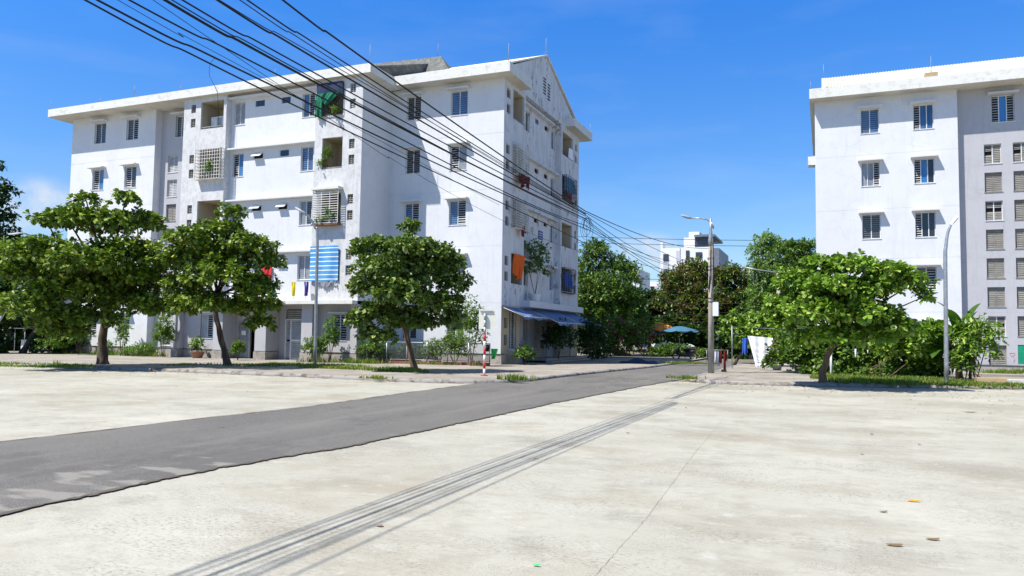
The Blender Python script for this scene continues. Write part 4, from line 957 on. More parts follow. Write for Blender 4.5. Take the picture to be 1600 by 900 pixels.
# old concrete pole with long arm and cable box
base = atZ(1111, 583, .11); root = thing('utility_pole', 'weathered concrete pole with a long curved lamp arm and a white box', 'utility pole', base)
top = px_on(base, 1114, 375); top[0] = base[0]+.0; top[1] = base[1]
m = MB(); m.tube([base, (base[0], base[1], top[2]*.5), top], [.135, .115, .092], 14); m.build('post', 'pole_concrete', root)
s1 = np.array(top); s2 = s1+np.array([0, 0, .95])
m = MB(); m.tube([s1-np.array([0, 0, .25]), s1, s1+np.array([0, 0, .5]), s2], [.115, .11, .055, .045], 12); m.build('arm_socket', 'metal_galv', root)
A = [s2-np.array([0, 0, .1])]+[px_on(base, *p) for p in ((1115, 357), (1112, 349), (1105, 343), (1095, 341), (1080, 341))]
m = MB(); m.tube(A, [.042, .038, .034, .032, .03, .028], 8); m.build('arm', 'metal_galv', root)
a = Vector(A[-1]); b_ = Vector(px_on(base, 1063, 336)); m = MB(); m.tube([a, a.lerp(b_, .25), a.lerp(b_, .7), b_], [.03, .065, .06, .015], 8); m.build('lamp_head', 'frame_grey', root)
bx = px_on(base, 1118, 483); m = MB(); m.box(bx[0]-.11, bx[0]+.13, bx[1]-.12, bx[1]+.12, bx[2]-.30, bx[2]+.30); m.build('meter_box', 'far_white', root)
for z in (3.2, 3.35, 4.6, 4.75, 5.1):
    m = MB(); m.tube([(base[0]+.13*math.cos(t), base[1]+.13*math.sin(t), z) for t in [i*.5236 for i in range(13)]], .012, 5, False); m.build('steel_band', 'metal_dark', root)
m = MB(); q = random.Random(4)
for i in range(10):
    a0 = q.uniform(0, 6.28); m.tube([(base[0]+.12*math.cos(a0), base[1]+.12*math.sin(a0), 3.6+q.uniform(-.3, .3)), (base[0]+.14*math.cos(a0+.6), base[1]+.14*math.sin(a0+.6), 4.4), (base[0]+.11*math.cos(a0+1), base[1]+.11*math.sin(a0+1), 5.6+q.uniform(-.3, .5))], .014, 5)
m.build('cable_strap', 'metal_dark', root)
# far pole behind the trees
pf = np.array([-3.0, 56.0, .11]); root = thing('utility_pole', 'distant slim pole with a lamp arm rising from the trees', 'utility pole', pf)
tp = px_on(pf, 1187, 424); m = MB(); m.tube([pf, (pf[0], pf[1], tp[2])], [.16, .11], 10); m.build('post', 'pole_concrete', root)
m = MB(); m.tube([(pf[0], pf[1], tp[2]-.1), px_on(pf, 1180, 421), px_on(pf, 1160, 417)], [.05, .04, .06], 6); m.build('arm', 'metal_galv', root)
# red and white marker post with the back of a white board
base = atZ(756.5, 587, .11); root = thing('road_sign', 'back of a white sign board on a red and white banded post', 'sign', base)
zt = px_on(base, 758, 490)[2]; nb = 9; zb = zt*.62
m = MB()
for i in range(nb):
    z0 = base[2]+(zt-base[2])*i/nb; z1 = base[2]+(zt-base[2])*(i+1)/nb
    if i >= 6: m.m = 2
    else: m.m = i % 2
    m.tube([(base[0], base[1], z0), (base[0], base[1], z1)], .045, 12)
m.build('post', ['paint_white', 'paint_red', 'metal_galv'], root)
m = MB(); a = px_on(base, 749.5, 483); b2 = px_on(base, 770.5, 514); dX = np.array(b2)-np.array(a); dX[2] = 0; dX /= np.linalg.norm(dX)
c = (np.array(a)+np.array(b2))/2+np.array([.0, .07, 0]); m.obox(c, dX*.31, np.array([-dX[1], dX[0], 0])*.012, (0, 0, (a[2]-b2[2])/2)); bd = m.build('sign_board', 'sign_cream', root)
m = MB(); m.obox(c+np.array([0, -.035, .28]), dX*.24, (0, .012, 0), (0, 0, .03)); m.build('bracket', 'frame_grey', bd)
m = MB(); m.lathe(base, [(0, .0), (.14, 0), (.12, .03), (0, .03)], 12); m.build('foot', 'paint_red', root)
# chain link fence on a low brick kerb
root = thing('wire_fence', 'low chain link fence on a brick kerb behind the middle tree', 'fence', (-19.5, 34.0, .11))
fa = np.array([-21.9, 33.5, .11]); fb = np.array([-15.4, 34.5, .11]); dv = fb-fa; ln = np.linalg.norm(dv); dv /= ln
FZ0, FZ1 = .32, 1.18
for i in range(7):
    p = fa+dv*ln*i/6; m = MB(); m.tube([p, p+np.array([0, 0, FZ1-.08])], .03, 8); m.build('fence_post', 'metal_galv', root)
m = MB(); m.tube([fa+np.array([0, 0, FZ1-.1]), fb+np.array([0, 0, FZ1-.1])], .022, 6); m.tube([fa+np.array([0, 0, .2]), fb+np.array([0, 0, .2])], .016, 6); m.build('fence_rail', 'metal_galv', root)
m = MB(); st = .085; hh = FZ1-.1-.2
nn = int(ln/st)
for i in range(-int(hh/st), nn):
    for sg in (1, -1):
        a0 = i*st if sg > 0 else i*st+hh; a1 = a0+hh*sg
        z0, z1 = .2, .2+hh
        u0, u1 = a0, a1
        def clip(u, o, zu, zo):
            if u < 0: return 0, zu+(zo-zu)*(0-u)/(o-u)
            if u > ln: return ln, zu+(zo-zu)*(ln-u)/(o-u)
            return u, zu
        if (u0 < 0 and u1 < 0) or (u0 > ln and u1 > ln): continue
        U0, Z0 = clip(u0, u1, z0, z1); U1, Z1 = clip(u1, u0, z1, z0)
        p0 = fa+dv*U0+np.array([0, 0, Z0]); p1 = fa+dv*U1+np.array([0, 0, Z1]); m.tube([p0, p1], .0045, 3, False)
m.build('wire_mesh', 'metal_galv', root)
m = MB(); m.obox((fa+fb)/2+np.array([0, -.02, .04]), dv*ln*.5, np.array([-dv[1], dv[0], 0])*.1, (0, 0, .09)); m.build('brick_kerb', 'brick_red', root)
hang('green_bag', 'bright green plastic bag hanging on the fence end', 'bag', 'plastic_green', Plane('y', 34.4), -15.25, -14.85, .95, .45, -.1, folds=2, amp=.08, taper=(.02, .22), nu=12, nz=10)
hang('dark_rag', 'small dark rag tied to the fence end', 'cloth', 'cloth_black', Plane('y', 34.4), -15.6, -15.35, 1.15, .8, -.1, folds=2, amp=.04, nu=8, nz=6)

# ================================================================== CABLES
CY = lambda x0, k: (x0, k)
def cable(name, label, pts, x0, k, r, ext=True, group='overhead cables sagging along the road', mat='rubber', back=None):
    P = []
    for (px, py) in pts:
        d = ray(px, py); t = (x0-EYE[0])/(d[0]-k*d[1]); P.append(EYE+d*t)
    Pn = np.array(P)
    if len(P) > 3:
        cz = np.polyfit(Pn[:, 1], Pn[:, 2], 2 if len(P) < 6 else 3); cx_ = np.polyfit(Pn[:, 1], Pn[:, 0], 1)
        P = [np.array([np.polyval(cx_, y), y, np.polyval(cz, y)]) for y in np.linspace(Pn[0, 1], Pn[-1, 1], 14)]
    if ext:
        d0 = P[0]-P[1]; d0 /= np.linalg.norm(d0); P = [P[0]+d0*14+np.array([0, 0, 1.1]), P[0]+d0*6+np.array([0, 0, .25])]+P
    F_ = []
    for i in range(len(P)-1):
        for q in range(8):
            t = q/8; p0 = P[max(i-1, 0)]; p1 = P[i]; p2 = P[i+1]; p3 = P[min(i+2, len(P)-1)]
            F_.append(.5*((2*p1)+(-p0+p2)*t+(2*p0-5*p1+4*p2-p3)*t*t+(-p0+3*p1-3*p2+p3)*t**3))
    F_.append(P[-1]); m = MB(); m.tube(F_, r, 6); o = m.build(name, mat); tag(o, label, 'cable', group); return o
LBL = ['lowest thick cable crossing from the top left corner', 'second lowest cable from the top left', 'hair thin wire between the lowest cables', 'third cable from the top left edge', 'thick double cable from the top edge', 'companion of the thick double cable, just above it', 'cable left of the upper pair over the long roof', 'upper pair of cables, left one', 'upper pair of cables, right one', 'topmost single cable crossing the grey roof', 'faint wire under the upper pair', 'thin wire between thick double cable and upper pair', 'stray low wire over the street corner']
CAB = [([(142, 0), (327, 108), (480, 171), (560, 211), (784, 318), (925, 386)], .014),
       ([(163, 0), (360, 108), (560, 199), (784, 300), (925, 362)], .016),
       ([(198, 0), (335, 88), (480, 165), (640, 238), (780, 322)], .005),
       ([(205, 0), (290, 45), (420, 112), (560, 180), (700, 256), (915, 352)], .014),
       ([(256, 0), (400, 76), (500, 134), (560, 165), (715, 245), (915, 342)], .022),
       ([(288, 0), (430, 82), (560, 152), (700, 226), (915, 338)], .014),
       ([(337, 0), (447, 62), (560, 132), (700, 214), (915, 335)], .018),
       ([(371, 0), (480, 66), (560, 117), (760, 245), (915, 334)], .009),
       ([(386, 0), (490, 66), (560, 112), (760, 238), (915, 333)], .014),
       ([(441, 0), (500, 41), (560, 86), (700, 185), (915, 330)], .018),
       ([(268, 0), (400, 72), (500, 129), (600, 183), (760, 268), (915, 345)], .010),
       ([(340, 0), (440, 54), (560, 124), (700, 207), (915, 336)], .008),
       ([(560, 218), (640, 262), (784, 345), (925, 398)], .005)]
for i, (p, r) in enumerate(CAB): cable('overhead_cable', LBL[i], p, -5.68+.024*(i-6)+.03*math.sin(i*2.3), .028, r*.62)
FAN = [([(915, 330), (1000, 366), (1060, 384), (1112, 388)], 'uppermost cable running on to the concrete pole'), ([(915, 333), (980, 366), (1030, 393), (1060, 405)], 'cable running on into the rust coloured tree'), ([(915, 336), (965, 372), (1020, 403), (1055, 416)], 'second cable running into the rust coloured tree'), ([(915, 342), (960, 376), (1010, 408), (1050, 428)], 'third cable running into the rust coloured tree'), ([(915, 352), (960, 378), (1020, 400), (1048, 408)], 'loose cable fanning out below the bundle'), ([(925, 386), (975, 405), (1030, 419), (1060, 424)], 'low cable fanning out past the green tree'), ([(925, 362), (975, 388), (1035, 412), (1070, 420)], 'middle cable fanning out past the green tree'), ([(915, 345), (950, 372), (1000, 407), (1060, 440)], 'steepest cable fanning out beyond the bundle')]
for p, l in FAN: cable('overhead_cable', l, p, -6.05, .028, .008 if 'upper' not in l else .011, False)
# untidy coil hanging from the bundle
P0 = EYE+ray(917, 340)*((-6.05)/(ray(917, 340)[0]-.028*ray(917, 340)[1])); m = MB(); q = random.Random(2)
for i in range(5): 
    w_ = q.uniform(.05, .14); h_ = q.uniform(.2, .6); m.tube([P0+np.array([w_*math.sin(t), w_*.8*math.sin(t+i), -h_*.5*(1-math.cos(t))]) for t in [j*math.pi/6 for j in range(13)]], .005, 5, False)
m.tube([P0, P0-np.array([0, 0, 1.0])], .006, 5)
tag(m.build('cable_coil', 'rubber'), 'tangled loop of spare wire hanging from the cable bundle', 'cable')
# far wires across the sky
for j, (y0, y1, l) in enumerate(((369, 376, 'upper thin wire crossing the sky over the distant tower'), (378, 385, 'lower thin wire crossing the sky over the distant tower'), (436, 432, 'thin wire low over the distant flat roof'))):
    m = MB(); A = [px_on((-20+i*4, 70-i*.5, 0), 880+i*60, y0+(y1-y0)*i/7+2*math.sin(i*.45)) for i in range(8)]; m.tube(A, .022, 5); tag(m.build('power_line', 'rubber'), l, 'power line', 'wires crossing the sky')
for j in range(4):
    m = MB(); A = [px_on((-16+i*4, 52, 0), 1010+i*40, 470+j*17+5*math.sin(i*.6+j)) for i in range(6)]; m.tube(A, .018, 5); tag(m.build('power_line', 'rubber'), ['highest', 'second highest', 'third highest', 'lowest'][j]+' dark wire strung in front of the trees by the road end', 'power line', 'wires in front of the dark trees')
m = MB(); pts = [atY(x, y, 32.8) for x, y in ((342, 197), (341, 170), (340, 145), (334, 132), (327, 118), (327, 105), (331, 95), (338, 90))]; m.tube(pts, .012, 5); tag(m.build('loose_wire', 'rubber'), 'loose wire looping down from the roof edge to the top left balcony', 'cable')

# ================================================================== TREES
tree('shade_tree', 'broad layered shade tree in front of the left wing', atZ(161, 569, .11), [(160, 540), (163, 505), (162, 480), (164, 455)],
     [(95, 515, 40, 14, .3), (70, 395, 62, 24, -.8), (42, 430, 46, 26, .5), (130, 410, 60, 30, -1.5), (200, 395, 58, 28, -.5), (140, 345, 66, 22, 0), (215, 345, 42, 18, .8), (105, 340, 30, 13, .3), (135, 312, 20, 9, -.3), (196, 310, 22, 10, .2), (230, 430, 42, 30, -.3), (165, 440, 70, 34, .8), (100, 455, 60, 30, -.6), (45, 480, 50, 24, -.9), (120, 495, 62, 20, .2), (205, 470, 52, 30, .9), (235, 480, 36, 22, -.7), (25, 395, 30, 18, .6), (75, 345, 18, 8, .4)],
     leaf=.20, dens=15, k=9, off=-2.1, r=.19, inner=.35)
tree('shade_tree', 'shade tree with a leaning dark trunk before the entrances', atZ(357, 571, .11), [(350, 545), (341, 510), (337, 480), (340, 455)],
     [(362, 330, 18, 12, 0), (345, 360, 40, 18, .3), (300, 372, 38, 20, -.4), (390, 385, 42, 20, -.3), (415, 410, 30, 18, .2), (330, 400, 62, 26, .5), (280, 410, 26, 26, 0), (350, 430, 60, 28, -.6), (290, 450, 34, 24, .2), (400, 445, 36, 20, .3), (320, 475, 50, 20, -.2), (385, 480, 40, 16, .1), (285, 480, 24, 16, .3), (425, 478, 18, 10, 0), (410, 505, 24, 14, .1), (400, 460, 30, 16, -.8)],
     leaf=.19, dens=17, k=9, off=-2.1, r=.13, inner=.35)
tree('shade_tree', 'round topped shade tree with one tall shoot before the wire fence', atZ(648, 577, .11), [(642, 550), (634, 520), (626, 490), (620, 462)],
     [(640, 352, 17, 8, 0), (640, 366, 12, 8, 0), (590, 386, 40, 15, .2), (650, 390, 60, 18, -.2), (700, 405, 28, 18, .3), (560, 392, 22, 9, .1), (600, 420, 52, 26, -.6), (660, 425, 56, 28, .4), (708, 440, 30, 26, 0), (575, 450, 32, 24, .2), (630, 460, 58, 30, -.8), (690, 475, 42, 26, -.2), (585, 490, 38, 24, -.1), (560, 500, 24, 14, -.3), (640, 500, 46, 22, .6), (700, 500, 28, 16, .2), (600, 525, 22, 14, -.2), (575, 520, 18, 16, .2)],
     leaf=.19, dens=18, k=9, off=-2.1, inner=.35, mat='leaf_almond_dull', bark='bark_brown', r=.13)
tree('shade_tree', 'bright wide shade tree with a leaning trunk by the right pavement', atZ(1283, 598, .11), [(1286, 580), (1293, 558), (1304, 535), (1306, 500)],
     [(1285, 412, 34, 13, .2), (1330, 415, 46, 15, -.2), (1390, 425, 40, 14, .1), (1425, 440, 32, 13, .1), (1442, 462, 16, 9, .2), (1250, 440, 42, 22, .2), (1305, 450, 56, 26, -.6), (1370, 450, 42, 16, -.2), (1228, 480, 40, 24, 0), (1270, 490, 54, 28, -.8), (1340, 490, 54, 24, -.6), (1385, 500, 38, 22, 0), (1222, 502, 28, 14, .3), (1300, 525, 46, 22, -.5), (1360, 525, 44, 22, .1), (1256, 532, 24, 18, .2), (1405, 515, 28, 18, .2), (1290, 470, 50, 34, 1.2), (1340, 460, 50, 30, 1.0)],
     leaf=.19, dens=17, k=9, off=-1.5, inner=.35, mat='leaf_almond_bright', bark='bark_brown', r=.11)
# hedge and undergrowth by the right block
def clump(name, label, base, specs, **k): return tree(name, label, base, k.pop('trunk', None), specs, limbs=False, cat=k.pop('cat', 'shrub'), **k)
clump('hedge', 'dark overgrown hedge behind the bright tree', (1.8, 36, .11), [(1270, 545, 60, 30, 1.2), (1340, 550, 60, 36, 1), (1400, 545, 44, 40, .6), (1440, 540, 36, 34, .5), (1310, 575, 60, 20, .6), (1390, 580, 56, 18, .4), (1450, 575, 30, 22, .5)], leaf=.2, dens=24, k=8, mat='leaf_mid', inner=.5)
clump('shrub', 'bright bushy shrub left of the right lamp post', (3.3, 34.2, .11), [(1380, 545, 20, 14, 0), (1400, 530, 24, 16, 0), (1435, 525, 26, 18, 0), (1452, 515, 16, 14, 0), (1420, 545, 22, 14, 0)], leaf=.2, dens=13, k=7, mat='leaf_almond_bright')
clump('shrub', 'leafy shrubs between the hedge and the right lamp post', (3.9, 35.2, .11), [(1465, 520, 16, 14, 0), (1475, 545, 14, 16, 0), (1455, 560, 18, 16, 0), (1490, 525, 12, 14, .4)], leaf=.2, dens=16, k=7, mat='leaf_weed')
clump('shrub', 'growth behind the wire fence, made dense to darken the shaded wall', (-19.6, 35.0, .11), [(605, 556, 20, 12, 0), (635, 552, 24, 14, 0), (665, 556, 22, 13, 0), (590, 545, 14, 14, 0)], leaf=.14, dens=28, k=7, mat='leaf_dark')  # foliage thickened to bring in the dark of the shadowed wall
clump('shrub', 'dark bushes hiding the left foot of the white block', (-45.2, 31.5, .11), [(95, 520, 26, 24, 0), (120, 535, 18, 20, 0), (75, 540, 26, 16, 0), (112, 500, 16, 16, 0)], leaf=.2, dens=18, k=7, mat='leaf_dark')
root = thing('banana_plant', 'banana plant with drooping brown leaves beside the right lamp post', 'plant', (4.9, 34.6, .11))
bb = np.array([4.9, 34.6, .11]); q = random.Random(3)
m = MB(); m.tube([bb, bb+np.array([.02, 0, 1.0]), bb+np.array([.05, .02, 2.1])], [.09, .075, .05], 9); m.tube([bb+np.array([.35, .1, 0]), bb+np.array([.4, .1, 1.2])], [.06, .04], 8); m.build('trunk', 'bark_brown', root)
def blade(m, p, az, el, L_, w, droop):
    P = []
    n = 10; pos = np.array(p, float); d = np.array([math.cos(az)*math.cos(el), math.sin(az)*math.cos(el), math.sin(el)])
    s_ = np.array([-math.sin(az), math.cos(az), 0])
    for i in range(n+1):
        t = i/n; ww = w*math.sin(math.pi*min(1, .08+t*.92))**.6*.5; P.append([pos-s_*ww+np.array([0, 0, ww*.35]), pos, pos+s_*ww+np.array([0, 0, ww*.35])]); d[2] -= droop/n; d /= np.linalg.norm(d); pos = pos+d*L_/n
    m.grid(P)
m = MB()
for i in range(6): blade(m, bb+np.array([.05, 0, 1.5+.4*q.random()]), q.uniform(0, 6.28), q.uniform(.75, 1.4), q.uniform(1.2, 1.8), .5, q.uniform(.7, 1.6))
for i in range(7): blade(m, bb+np.array([-.5, .1, 1.0]), q.uniform(0, 6.28), q.uniform(.6, 1.3), q.uniform(1.0, 1.4), .42, q.uniform(.9, 1.7))
blade(m, bb+np.array([.1, 0, 2.1]), .05, .35, 1.5, .36, .5)
m.build('leaf', 'leaf_weed', root)
m = MB()
for i in range(22): blade(m, bb+np.array([q.uniform(-.3, .3), 0, .8+.9*q.random()]), q.uniform(0, 6.28), q.uniform(-.9, -.1), q.uniform(.7, 1.2), .2, 2.9)
m.build('withered_leaf', 'leaf_dry', root)
clump('shrub', 'sparse pale shrub growing against the grey recessed wall', (6.2, 37.5, .11), [(1520, 520, 20, 14, 0), (1500, 512, 18, 16, 0), (1505, 540, 16, 18, 0)], leaf=.13, dens=5, k=5, mat='leaf_weed', trunk=[(1508, 570), (1512, 540)], r=.03)
m = MB()
for i in range(5):
    x0 = 2.2+q.uniform(-.9, 1.1); m.tube([(x0, 32.6, .15), (x0+q.uniform(-.3, .3), 32.5, .4), (x0+q.uniform(-.8, .8), 32.4+q.uniform(-.2, .2), .35+q.uniform(0, .6))], [.03, .02, .008], 5)
tag(m.build('dead_branch', 'bark_brown'), 'pale dead branches lying under the bright tree', 'branch')
# far left
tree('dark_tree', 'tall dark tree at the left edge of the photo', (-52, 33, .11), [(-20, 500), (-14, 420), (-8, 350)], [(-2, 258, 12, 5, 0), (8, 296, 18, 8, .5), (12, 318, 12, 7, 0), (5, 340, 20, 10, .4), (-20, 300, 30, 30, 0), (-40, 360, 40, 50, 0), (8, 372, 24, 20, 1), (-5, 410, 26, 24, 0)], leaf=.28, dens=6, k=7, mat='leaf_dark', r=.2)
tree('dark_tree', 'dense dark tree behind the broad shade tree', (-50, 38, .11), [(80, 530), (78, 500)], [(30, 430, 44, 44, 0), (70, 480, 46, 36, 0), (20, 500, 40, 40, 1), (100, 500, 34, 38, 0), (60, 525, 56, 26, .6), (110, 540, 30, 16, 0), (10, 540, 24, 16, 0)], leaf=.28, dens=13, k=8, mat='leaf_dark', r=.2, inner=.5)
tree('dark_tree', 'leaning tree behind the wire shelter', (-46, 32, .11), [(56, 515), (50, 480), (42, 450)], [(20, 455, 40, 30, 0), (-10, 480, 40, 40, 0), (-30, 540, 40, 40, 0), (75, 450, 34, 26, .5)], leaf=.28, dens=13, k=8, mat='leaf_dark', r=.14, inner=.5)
# wire shelter at the far left
base = np.array(atZ(36, 549, .11)); root = thing('wire_shelter', 'low wire shelter with a flat roof under the dark trees', 'shelter', base)
for (x, y) in ((-.95, -.6), (.95, -.6), (-.95, .6), (.95, .6), (0, -.6)):
    m = MB(); m.tube([base+np.array([x, y, 0]), base+np.array([x, y, 1.5])], .025, 6); m.build('post', 'metal_galv', root)
m = MB(); m.box(base[0]-1.1, base[0]+1.1, base[1]-.75, base[1]+.75, base[2]+1.5, base[2]+1.55); m.build('roof', 'roof_concrete', root)
o = MB().box(base[0]+.05, base[0]+.75, base[1]-.2, base[1]+.3, base[2], base[2]+.75).build('storage_box', 'far_white'); tag(o, 'pale box standing inside the wire shelter', 'box'); 
MB().box(base[0]+.03, base[0]+.77, base[1]-.22, base[1]+.32, base[2]+.75, base[2]+.79).build('lid', 'louvre_grey', o)
# beyond the street
tree('green_tree', 'tall feathery green tree beyond the street awnings', (-14.5, 60, .11), [(940, 540), (945, 480)], [(930, 400, 26, 22, 0), (915, 440, 30, 40, .5), (960, 420, 30, 24, .5), (985, 430, 20, 22, 0), (945, 455, 46, 34, -.6), (915, 500, 26, 40, 0), (960, 500, 42, 34, -.4), (985, 475, 24, 26, .3), (995, 510, 26, 30, .4), (930, 530, 34, 28, -.2), (935, 388, 16, 12, 0)], leaf=.28, dens=11, k=8, mat='leaf_mid', r=.2, width=.34)
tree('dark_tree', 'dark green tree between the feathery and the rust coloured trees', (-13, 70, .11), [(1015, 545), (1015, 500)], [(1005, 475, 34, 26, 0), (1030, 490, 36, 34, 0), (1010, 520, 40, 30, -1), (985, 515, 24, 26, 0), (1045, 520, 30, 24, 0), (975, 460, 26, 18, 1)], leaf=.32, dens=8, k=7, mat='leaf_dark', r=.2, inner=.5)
tree('rust_tree', 'large tree with rust coloured tips in front of the distant tower', (-9.0, 68, .11), [(1090, 545), (1090, 490)], [(1085, 418, 28, 14, 0), (1070, 440, 36, 24, -.4), (1110, 438, 34, 22, .3), (1140, 430, 28, 20, .6), (1060, 470, 36, 28, 0), (1100, 475, 48, 30, -1), (1150, 465, 30, 30, .4), (1085, 505, 54, 26, -.6), (1140, 500, 40, 26, 0), (1045, 440, 16, 20, .2), (1165, 455, 22, 24, 1)], leaf=.27, dens=11, k=8, mat='leaf_rust', mats=['leaf_mid', 'leaf_rust'], r=.25, width=.4, spread=1.1, inner=.4)
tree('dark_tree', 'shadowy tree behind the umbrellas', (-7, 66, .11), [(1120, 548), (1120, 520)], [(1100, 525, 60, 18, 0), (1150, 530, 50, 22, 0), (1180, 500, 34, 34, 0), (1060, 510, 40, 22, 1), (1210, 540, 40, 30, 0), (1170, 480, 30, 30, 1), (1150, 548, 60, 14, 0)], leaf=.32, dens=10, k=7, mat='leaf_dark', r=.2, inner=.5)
tree('pale_tree', 'tall pale green tree rising left of the right block', (-3.5, 62, .11), [(1215, 540), (1210, 460)], [(1195, 375, 18, 13, 0), (1190, 395, 22, 16, 0), (1215, 388, 22, 14, .4), (1205, 415, 28, 18, -.3), (1185, 425, 18, 22, 0), (1215, 440, 30, 24, 0), (1195, 460, 28, 30, 0)], leaf=.25, dens=12, k=7, mat='leaf_pale', r=.2, width=.4)
tree('green_tree', 'mid green spreading tree touching the right block', (-1.5, 60, .11), [(1250, 540), (1250, 460)], [(1235, 388, 26, 13, 0), (1260, 385, 20, 11, .3), (1250, 405, 34, 16, 0), (1235, 425, 36, 20, 0), (1265, 435, 22, 26, 0), (1240, 460, 40, 34, 0), (1190, 480, 26, 26, 1), (1230, 510, 44, 34, 0)], leaf=.26, dens=11, k=7, mat='leaf_mid', r=.2, width=.4, inner=.4)
tree('green_tree', 'low broad leaved tree behind the hung white sheet', (-5.2, 48, .11), [(1160, 550), (1165, 520)], [(1150, 515, 26, 14, 0), (1180, 505, 30, 16, .3), (1205, 500, 24, 22, .2), (1165, 535, 30, 12, 0), (1145, 500, 16, 10, 0), (1190, 525, 34, 16, 0)], leaf=.22, dens=9, k=7, mat='leaf_almond_bright', r=.08)
clump('bougainvillea', 'bougainvillea bush with pink flowers at the street end', (-11.8, 55, .11), [(950, 545, 22, 22, 0), (975, 530, 26, 26, 0), (1000, 520, 20, 20, 0), (965, 510, 24, 18, 0), (990, 545, 20, 16, 0)], leaf=.16, dens=14, k=7, mat='leaf_weed', mats=['leaf_mid', 'flower_pink'])
clump('shrub', 'low hedge behind the parked motorcycle', (-8.5, 60, .05), [(1030, 550, 22, 10, 0), (1060, 548, 24, 10, 0), (1092, 552, 20, 10, 0), (1045, 545, 20, 10, 0)], leaf=.14, dens=16, k=7, mat='leaf_mid')
clump('shrub', 'dark bush at the corner beyond the street awning', (-13.5, 51, .11), [(915, 545, 16, 26, 0), (925, 520, 18, 24, 0), (935, 555, 20, 14, 0)], leaf=.18, dens=11, k=7, mat='leaf_dark')
clump('shrub', 'bushy plants behind the white bowls on the right pavement', (-.6, 36.6, .11), [(1212, 560, 14, 14, 0), (1232, 556, 18, 18, 0), (1252, 562, 18, 16, 0), (1200, 568, 9, 8, 0)], leaf=.14, dens=30, k=7, mat='leaf_weed')
# distant wood closing the view
def wood(label, pts, mat, leaf=.7):
    P = []; 
    for (x, y, w, h) in pts: P.append((np.array([x, y, h*.5]), (w, w*.6, h*.55)))
    Pp, D = pad_points(P, 1.1, .4); o = leaves_mesh('distant_wood', Pp, D, leaf, mat, None, k=6); stuff(o, label, 'wood'); return o
wood('dark mass of far trees beyond the road end', [(x, 95+8*math.sin(x*.7), 9, 7.5+1.4*math.sin(x*1.7)) for x in range(-44, 24, 8)], 'leaf_dark')
wood('dark mass of far trees at the left edge', [(-64, 40, 8, 8), (-70, 52, 9, 10), (-58, 54, 7, 8), (-80, 60, 10, 11)], 'leaf_dark', .5)

# ================================================================== FAR BUILDINGS
def far_building(name, label, Y, px0, px1, py0, zlow, depth, rows, cols, mat='far_white', winmat='far_window'):
    a = atY(px0, py0, Y); b_ = atY(px1, py0, Y); zt = a[2]
    root = thing(name, label, 'building', ((a[0]+b_[0])/2, Y, 0))
    m = MB(); m.box(a[0], b_[0], Y, Y+depth, 0, zt); m.build('wall', mat, root)
    for (u0, u1, v0, v1, mt) in cols:
        m = MB(); x0 = a[0]+(b_[0]-a[0])*u0; x1 = a[0]+(b_[0]-a[0])*u1; m.box(x0, x1, Y-.15, Y+.02, zt-v1, zt-v0); m.build('window', mt, root)
    return root, a, b_, zt
r_, a, b_, zt = far_building('tower_block', 'distant white tower block with a dark roof terrace', 150, 1032, 1108, 388, 0, 16, 0,
   [(.06, .17, 1.2+i*3.3, 2.6+i*3.3, 'far_window') for i in range(5)]+[(.06, .17, 2.9+i*3.3, 4.2+i*3.3, 'wall_grey') for i in range(4)]+[(.33, .40, .6+i*3.3, 2.6+i*3.3, 'wall_grey') for i in range(4)]+[(.40, .41, 0, 14, 'wall_grey')]+[(.53, .60, .6+i*3.3, 2.4+i*3.3, 'far_window') for i in range(4)]+[(.73, .86, 1.0+i*3.3, 2.2+i*3.3, 'far_window') for i in range(4)])
W_ = b_[0]-a[0]
m = MB(); m.box(b_[0]-.02, b_[0]+1.8, 150.6, 166, 0, zt-.2); m.build('wall', 'far_navy', r_)
m = MB(); m.box(a[0]+W_*.45, a[0]+W_*.68, 152, 160, zt, zt+2.2); m.build('stair_head', 'far_white', r_)
m = MB(); m.box(a[0]+W_*.52, a[0]+W_*.74, 154, 162, zt+2.19, zt+3.6); m.build('stair_head', 'far_white', r_)
m = MB(); m.box(a[0]+W_*.68, b_[0]+.9, 151, 164, zt+2.2, zt+2.6); m.build('terrace_roof', 'far_navy', r_)
m = MB(); m.box(a[0]+W_*.68, a[0]+W_*.95, 151.8, 160, zt+.02, zt+2.19); m.build('terrace_window', 'far_window', r_)
m = MB(); m.box(a[0]-.0, a[0]+W_*.05, 150, 152, zt, zt+1.2); m.build('parapet', 'far_white', r_)
far_building('low_building', 'distant low white flat roofed building left of the tower', 130, 1006, 1052, 440, 0, 12, 0, [(.05, .95, .8, 1.5, 'wall_grey'), (.1, .3, 2.5, 4, 'far_window'), (.5, .8, 2.5, 4, 'far_window')])
far_building('distant_building', 'distant white building with a row of arches left of the pale tree', 140, 1148, 1182, 421, 0, 12, 0, [(.08+i*.16, .16+i*.16, .8, 2.4, 'far_window') for i in range(6)])
far_building('distant_building', 'thin white building edge behind the feathery green tree', 120, 988, 999, 421, 0, 8, 0, [(.2, .8, 1+i*2.5, 2+i*2.5, 'far_window') for i in range(3)])
far_building('market_wall', 'low dark shop wall in the shade behind the umbrellas', 64, 1120, 1175, 520, 0, 6, 0, [(.1, .4, .5, 2.2, 'interior_dark'), (.5, .9, .5, 2.2, 'interior_dark')], 'wall_grey')

